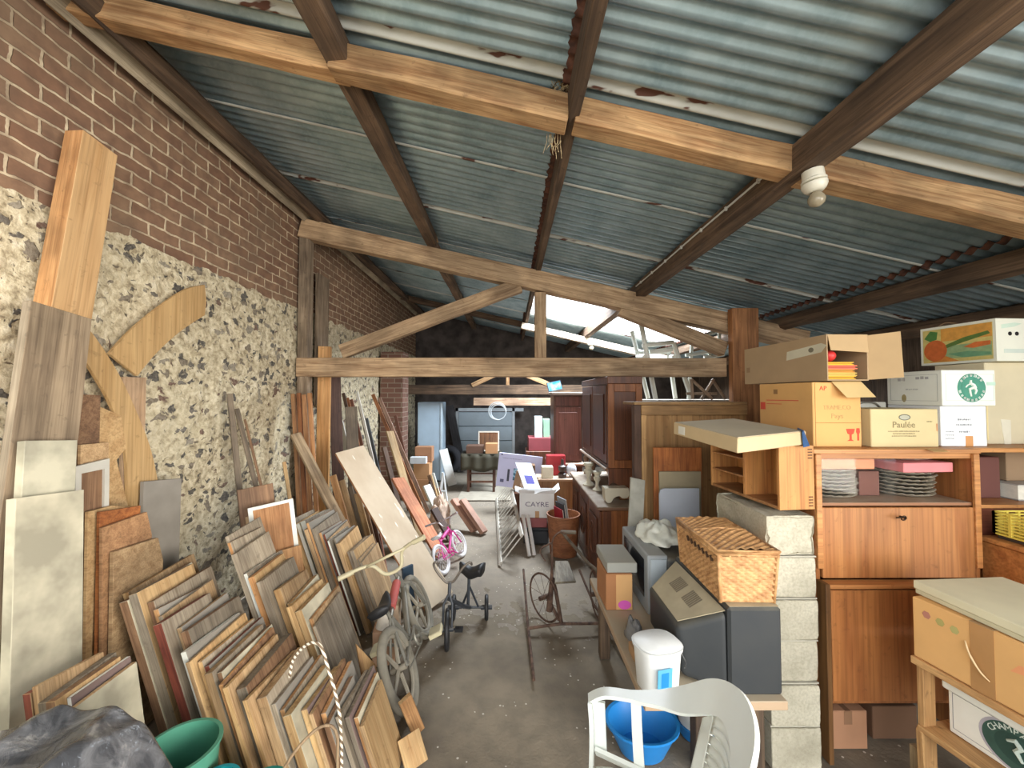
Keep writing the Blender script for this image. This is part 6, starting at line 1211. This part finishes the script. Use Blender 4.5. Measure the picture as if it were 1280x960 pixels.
# ================================================================== FAR END
LB = plain((176, 198, 216), .5, 0, .05)
fr_ = thing('pale_cabinet', 'tall pale blue metal cabinet by the left wall at the far end', 'cabinet', (-1.44, 7.3, 0))
bx('body', -1.70, -1.25, 7.22, 7.62, .03, 1.47, LB, fr_, .01); bx('door', -1.70, -1.25, 7.185, 7.215, .03, 1.47, LB, fr_, .012); bx('plinth', -1.68, -1.27, 7.24, 7.6, .002, .029, plain((80, 90, 100), .6), fr_, 0); bx('bright_edge', -1.275, -1.235, 7.17, 7.184, .04, 1.46, plain((206, 226, 240), .4), fr_, .004); bx('handle', -1.68, -1.665, 7.165, 7.184, .62, .72, plain((120, 130, 140), .4, .5), fr_, .003)
plank('white_board', (-1.00, 6.86, 0), (-1.20, 7.05, .60), .15, .03, (.3, -.95, .2), [plain((222, 222, 218), .6)], 'white board leaning against the pale blue cabinet', 'board')
plank('leaning_beam', (-.98, 8.1, 0), (-1.28, 8.3, 1.35), .16, .08, (0, -1, 0), [wood((64, 62, 66), (44, 42, 46))], 'dark beam leaning left of the sectional door', 'beam')
b = MB(); b.tube(torus_pts((-1.25, 7.95, .30), .22, (.3, 1, 0), 28), .075, 10, True); b.build('old_tyre', plain((50, 50, 54), .85), None, None, smooth='all', label='old tyre standing in the dark beside the pale blue cabinet', cat='tyre')
bk_ = card((186, 140, 100))
for (p, m, lab) in (((-1.48, -1.19, 5.92, 6.18, .002, .32, bk_), None, 'brown carton at the bottom of the stack by the left wall'), ((-1.46, -1.22, 5.93, 6.17, .323, .565, card((196, 150, 108))), None, 'brown carton in the middle of the stack by the left wall')):
    carton('carton', *p, lab, 'carton')
carton('carton', -1.34, -1.12, 6.10, 6.34, .566, .80, card((170, 124, 92)), 'topmost brown carton of the stack by the left wall', 'carton') if False else carton('carton', -1.46, -1.20, 6.02, 6.2, .567, .80, card((170, 124, 92)), 'topmost brown carton of the stack by the left wall', 'carton')
bx('white_box', -1.50, -1.26, 5.88, 5.985, .567, .665, plain((216, 222, 228), .6), None, .004, label='small white box in front of the topmost carton of the stack', cat='box')
tb_ = thing('work_table', 'small table draped with a dark olive cloth at the far end', 'table', (-.47, 6.55, 0)); OL = plain((58, 54, 40), .8, 0, .2, 6); TW = wood((110, 72, 52), (80, 50, 36))
bx('top', -.79, -.15, 6.40, 6.80, .60, .625, TW, tb_, .002)
for x in (-.68, -.26):
    for y in (6.44, 6.76): bx('leg', x - .02, x + .02, y - .02, y + .02, .002, .599, TW, tb_, .002)
for y in (6.44,): bx('stretcher', -.659, -.281, y - .012, y + .012, .16, .19, TW, tb_, .001); bx('stretcher', -.659, -.281, y - .012, y + .012, .30, .32, TW, tb_, .001)
b = MB(); b.grid(lambda i, j: (-.80 + .66 * i, 6.385 - .012 * math.sin(i * 22), .632 - .27 * j + .02 * math.sin(i * 9) * j), 30, 4); b.grid(lambda i, j: (-.80 + .66 * i, 6.385 + .42 * j, .632 + .002 * math.sin(i * 20)), 30, 6); b.build('cloth', OL, None, None, smooth='all', solid=.004, label='dark olive cloth hanging over the front of the far table', cat='cloth')
carton('dark_carton', -.72, -.44, 6.45, 6.70, .637, .76, card((92, 66, 52)), 'flat dark brown carton on the left of the far table', 'carton'); carton('carton', -.40, -.20, 6.42, 6.62, .637, .80, card((172, 126, 86)), 'brown carton on the right of the far table', 'carton')
fp = thing('framed_board', 'brown board in a pale frame standing at the back of the far table', 'board', (-.37, 6.74, .637)); bx('board', -.52, -.20, 6.735, 6.755, .655, .955, wood((140, 98, 66), (108, 72, 48)), fp, 0)
for p in ((-.54, -.52, .637, .975), (-.20, -.18, .637, .975)): bx('frame', p[0], p[1], 6.73, 6.76, p[2], p[3], plain((226, 216, 200), .6), fp, 0)
bx('frame', -.52, -.20, 6.73, 6.76, .956, .975, plain((226, 216, 200), .6), fp, 0); bx('frame', -.52, -.20, 6.73, 6.76, .637, .654, plain((226, 216, 200), .6), fp, 0)
b = MB(); 
for k in range(3): b.tube(torus_pts((-.21 + .01 * k, 6.6, 1.33 - .01 * k), .15 - .012 * k, (.1, 1, .05), 32), .007, 6, True)
b.build('hanging_hose_coil', plain((190, 198, 202), .5), None, None, smooth='all', label='pale coil of hose hanging from the bare board below the farther truss', cat='hose')
stp = wood((150, 140, 126), (120, 110, 98))
b = MB(); b.box(-.80, .02, 5.92, 7.0, .001, .012); b.build('floor_mat', dusty((140, 130, 116), (176, 168, 152), .7), label='grey mat on the floor between the white panel and the far table', cat='mat')
bx('white_carton', .40, .52, 6.2, 6.35, .93, 1.26, plain((216, 230, 232), .5), None, .003, label='white carton standing on the dull red suitcase far back', cat='carton'); bx('green_carton', .54, .64, 6.2, 6.35, .93, 1.22, plain((150, 190, 160), .5), None, .003, label='pale green carton beside the white one far back', cat='carton')
bx('red_stack', .30, .70, 6.15, 6.5, .72, .928, plain((140, 64, 70), .6), None, .004, label='dull red stack of covers under the white carton far back', cat='stack') if False else bx('red_suitcase', .30, .70, 6.15, 6.5, .722, .928, plain((140, 64, 70), .6), None, .004, label='dull red suitcase under the white carton far back', cat='suitcase')
bx('dark_dresser', .26, .74, 6.1, 6.55, .002, .72, DW, None, .004, label='dark dresser under the dull red suitcase far back', cat='dresser')
plank('book_board', (.20, 5.95, .60), (.45, 5.98, .93), .05, .12, (0, -1, 0), [plain((206, 198, 200), .6)], 'white board leaning far back', 'board', floor=False) if False else None
# ================================================================== STORED ON THE TIE BEAM AND LEDGE
WPm = plain((208, 212, 204), .6, 0, .1)
def sticks(nm, label, cat, segs, r, mat, part='bar'):
    t_ = thing(nm, label, cat, V(segs[0][0]))
    for a, c in segs: b = MB(); b.tube([V(a), V(c)], r, 6); b.build(part, mat, t_, None, smooth=True)
    return t_
q = lambda u, v, d: tuple(W(u, v, d))
pf_ = thing('loft_platform', 'bare board platform behind the tie beam holding stored chairs', 'platform', W(860, 500, 4.4)); 
P0 = W(818, 500, 4.15); bx('board', P0.x, 2.9, 4.05, 4.95, P0.z - .03, P0.z, stp, pf_, .002)
for (x, y) in ((P0.x + .04, 4.1), (2.8, 4.1), (P0.x + .04, 4.9), (2.8, 4.9)): bx('post', x - .03, x + .03, y - .03, y + .03, .002, P0.z - .031, oakd, pf_, .003)
PZ = P0.z
s1 = [((1.62, 4.30, PZ + .01), q(800, 398, 4.3)), ((1.70, 4.75, PZ + .01), q(790, 414, 4.75)), ((2.02, 4.30, PZ + .01), q(842, 428, 4.3)), ((2.02, 4.72, PZ + .01), q(836, 440, 4.72)), (q(803, 432, 4.3), q(842, 428, 4.3)), (q(797, 440, 4.72), q(836, 440, 4.72)), (q(806, 446, 4.3), q(797, 446, 4.72)), (q(843, 446, 4.3), q(838, 446, 4.72)), (q(812, 440, 4.3), q(840, 437, 4.3))]
sticks('white_stool', 'white painted wooden chair frame stored above the tie beam', 'chair', s1, .026, WPm, 'rail')
s2 = [((2.08, 4.5, PZ + .01), q(865, 424, 4.45)), (q(857, 444, 4.45), q(888, 440, 4.45)), (q(888, 446, 4.45), q(884, 428, 4.45)), (q(899, 412, 4.45), q(899, 440, 4.45)), (q(866, 424, 4.45), q(900, 412, 4.45)), (q(880, 447, 4.45), q(905, 443, 4.45))]
sticks('white_chair', 'white chair lying on its side stored at the right above the tie beam', 'chair', s2, .02, WPm, 'rail')
s3 = [((1.95, 4.12, PZ + .01), q(864, 474, 4.12)), ((2.16, 4.12, PZ + .01), q(864, 474, 4.12)), ((1.99, 4.16, PZ + .01), q(856, 496, 4.16))][:2] + [((2.08, 4.2, PZ + .01), q(892, 474, 4.2)), ((2.34, 4.2, PZ + .01), q(890, 474, 4.2)), (q(858, 492, 4.16), q(896, 492, 4.16))]
sticks('folding_stool', 'folding stool with crossed bare wood legs on the platform under the tie beam', 'stool', s3, .016, wood((170, 150, 128), (130, 110, 92)), 'leg')
bx('pale_panel', W(797, 470, 3.98).x, W(821, 470, 3.98).x, 3.98, 4.0, PZ + .002, W(797, 476, 3.98).z, plain((176, 186, 160), .6, 0, .2, 12), None, .003, label='small pale green panel standing under the tie beam by the plywood ledge', cat='panel') if False else None
# ================================================================== LIGHT
w = bpy.data.worlds.new('daylight'); SC.world = w; w.use_nodes = True
bg = w.node_tree.nodes['Background']; bg.inputs[0].default_value = (.93, .97, 1.0, 1); bg.inputs[1].default_value = 3.3
def area(name, loc, rot, sx, sy, energy, col=(1, 1, 1)):
    l = bpy.data.lights.new(name, 'AREA'); l.shape = 'RECTANGLE'; l.size = sx; l.size_y = sy; l.energy = energy; l.color = col
    o = bpy.data.objects.new(name, l); COL.objects.link(o); o.location = loc; o.rotation_euler = rot; return o
area('front_opening_daylight', (1.2, -1.9, 2.1), (math.radians(76), 0, math.radians(12)), 5.0, 2.6, 90, (1, .95, .88))
sl_ = area('side_fill_light', (3.3, -1.8, 1.6), (math.radians(89), 0, math.radians(64)), 2.4, 2.2, 105, (1, .94, .86)); sl_.data.spread = math.radians(84)  # added fill lamp with a narrow spread, brightens the left wall
area('roof_opening_daylight', (1.45, 5.6, 3.3), (0, math.radians(0), 0), 2.2, 1.5, 650, (.82, .91, 1.0))
SC.view_settings.view_transform = 'Standard'; SC.view_settings.look = 'None'; SC.view_settings.gamma = 1.0
SC.view_settings.use_curve_mapping = False; SC.view_settings.exposure = 0.0
SC.cycles.use_denoising = True
SC.cycles.max_bounces = 7; SC.cycles.diffuse_bounces = 5; SC.cycles.caustics_reflective = False; SC.cycles.caustics_refractive = False
SC.cycles.sample_clamp_indirect = 6
fonts_to_meshes()
bpy.context.view_layer.update()
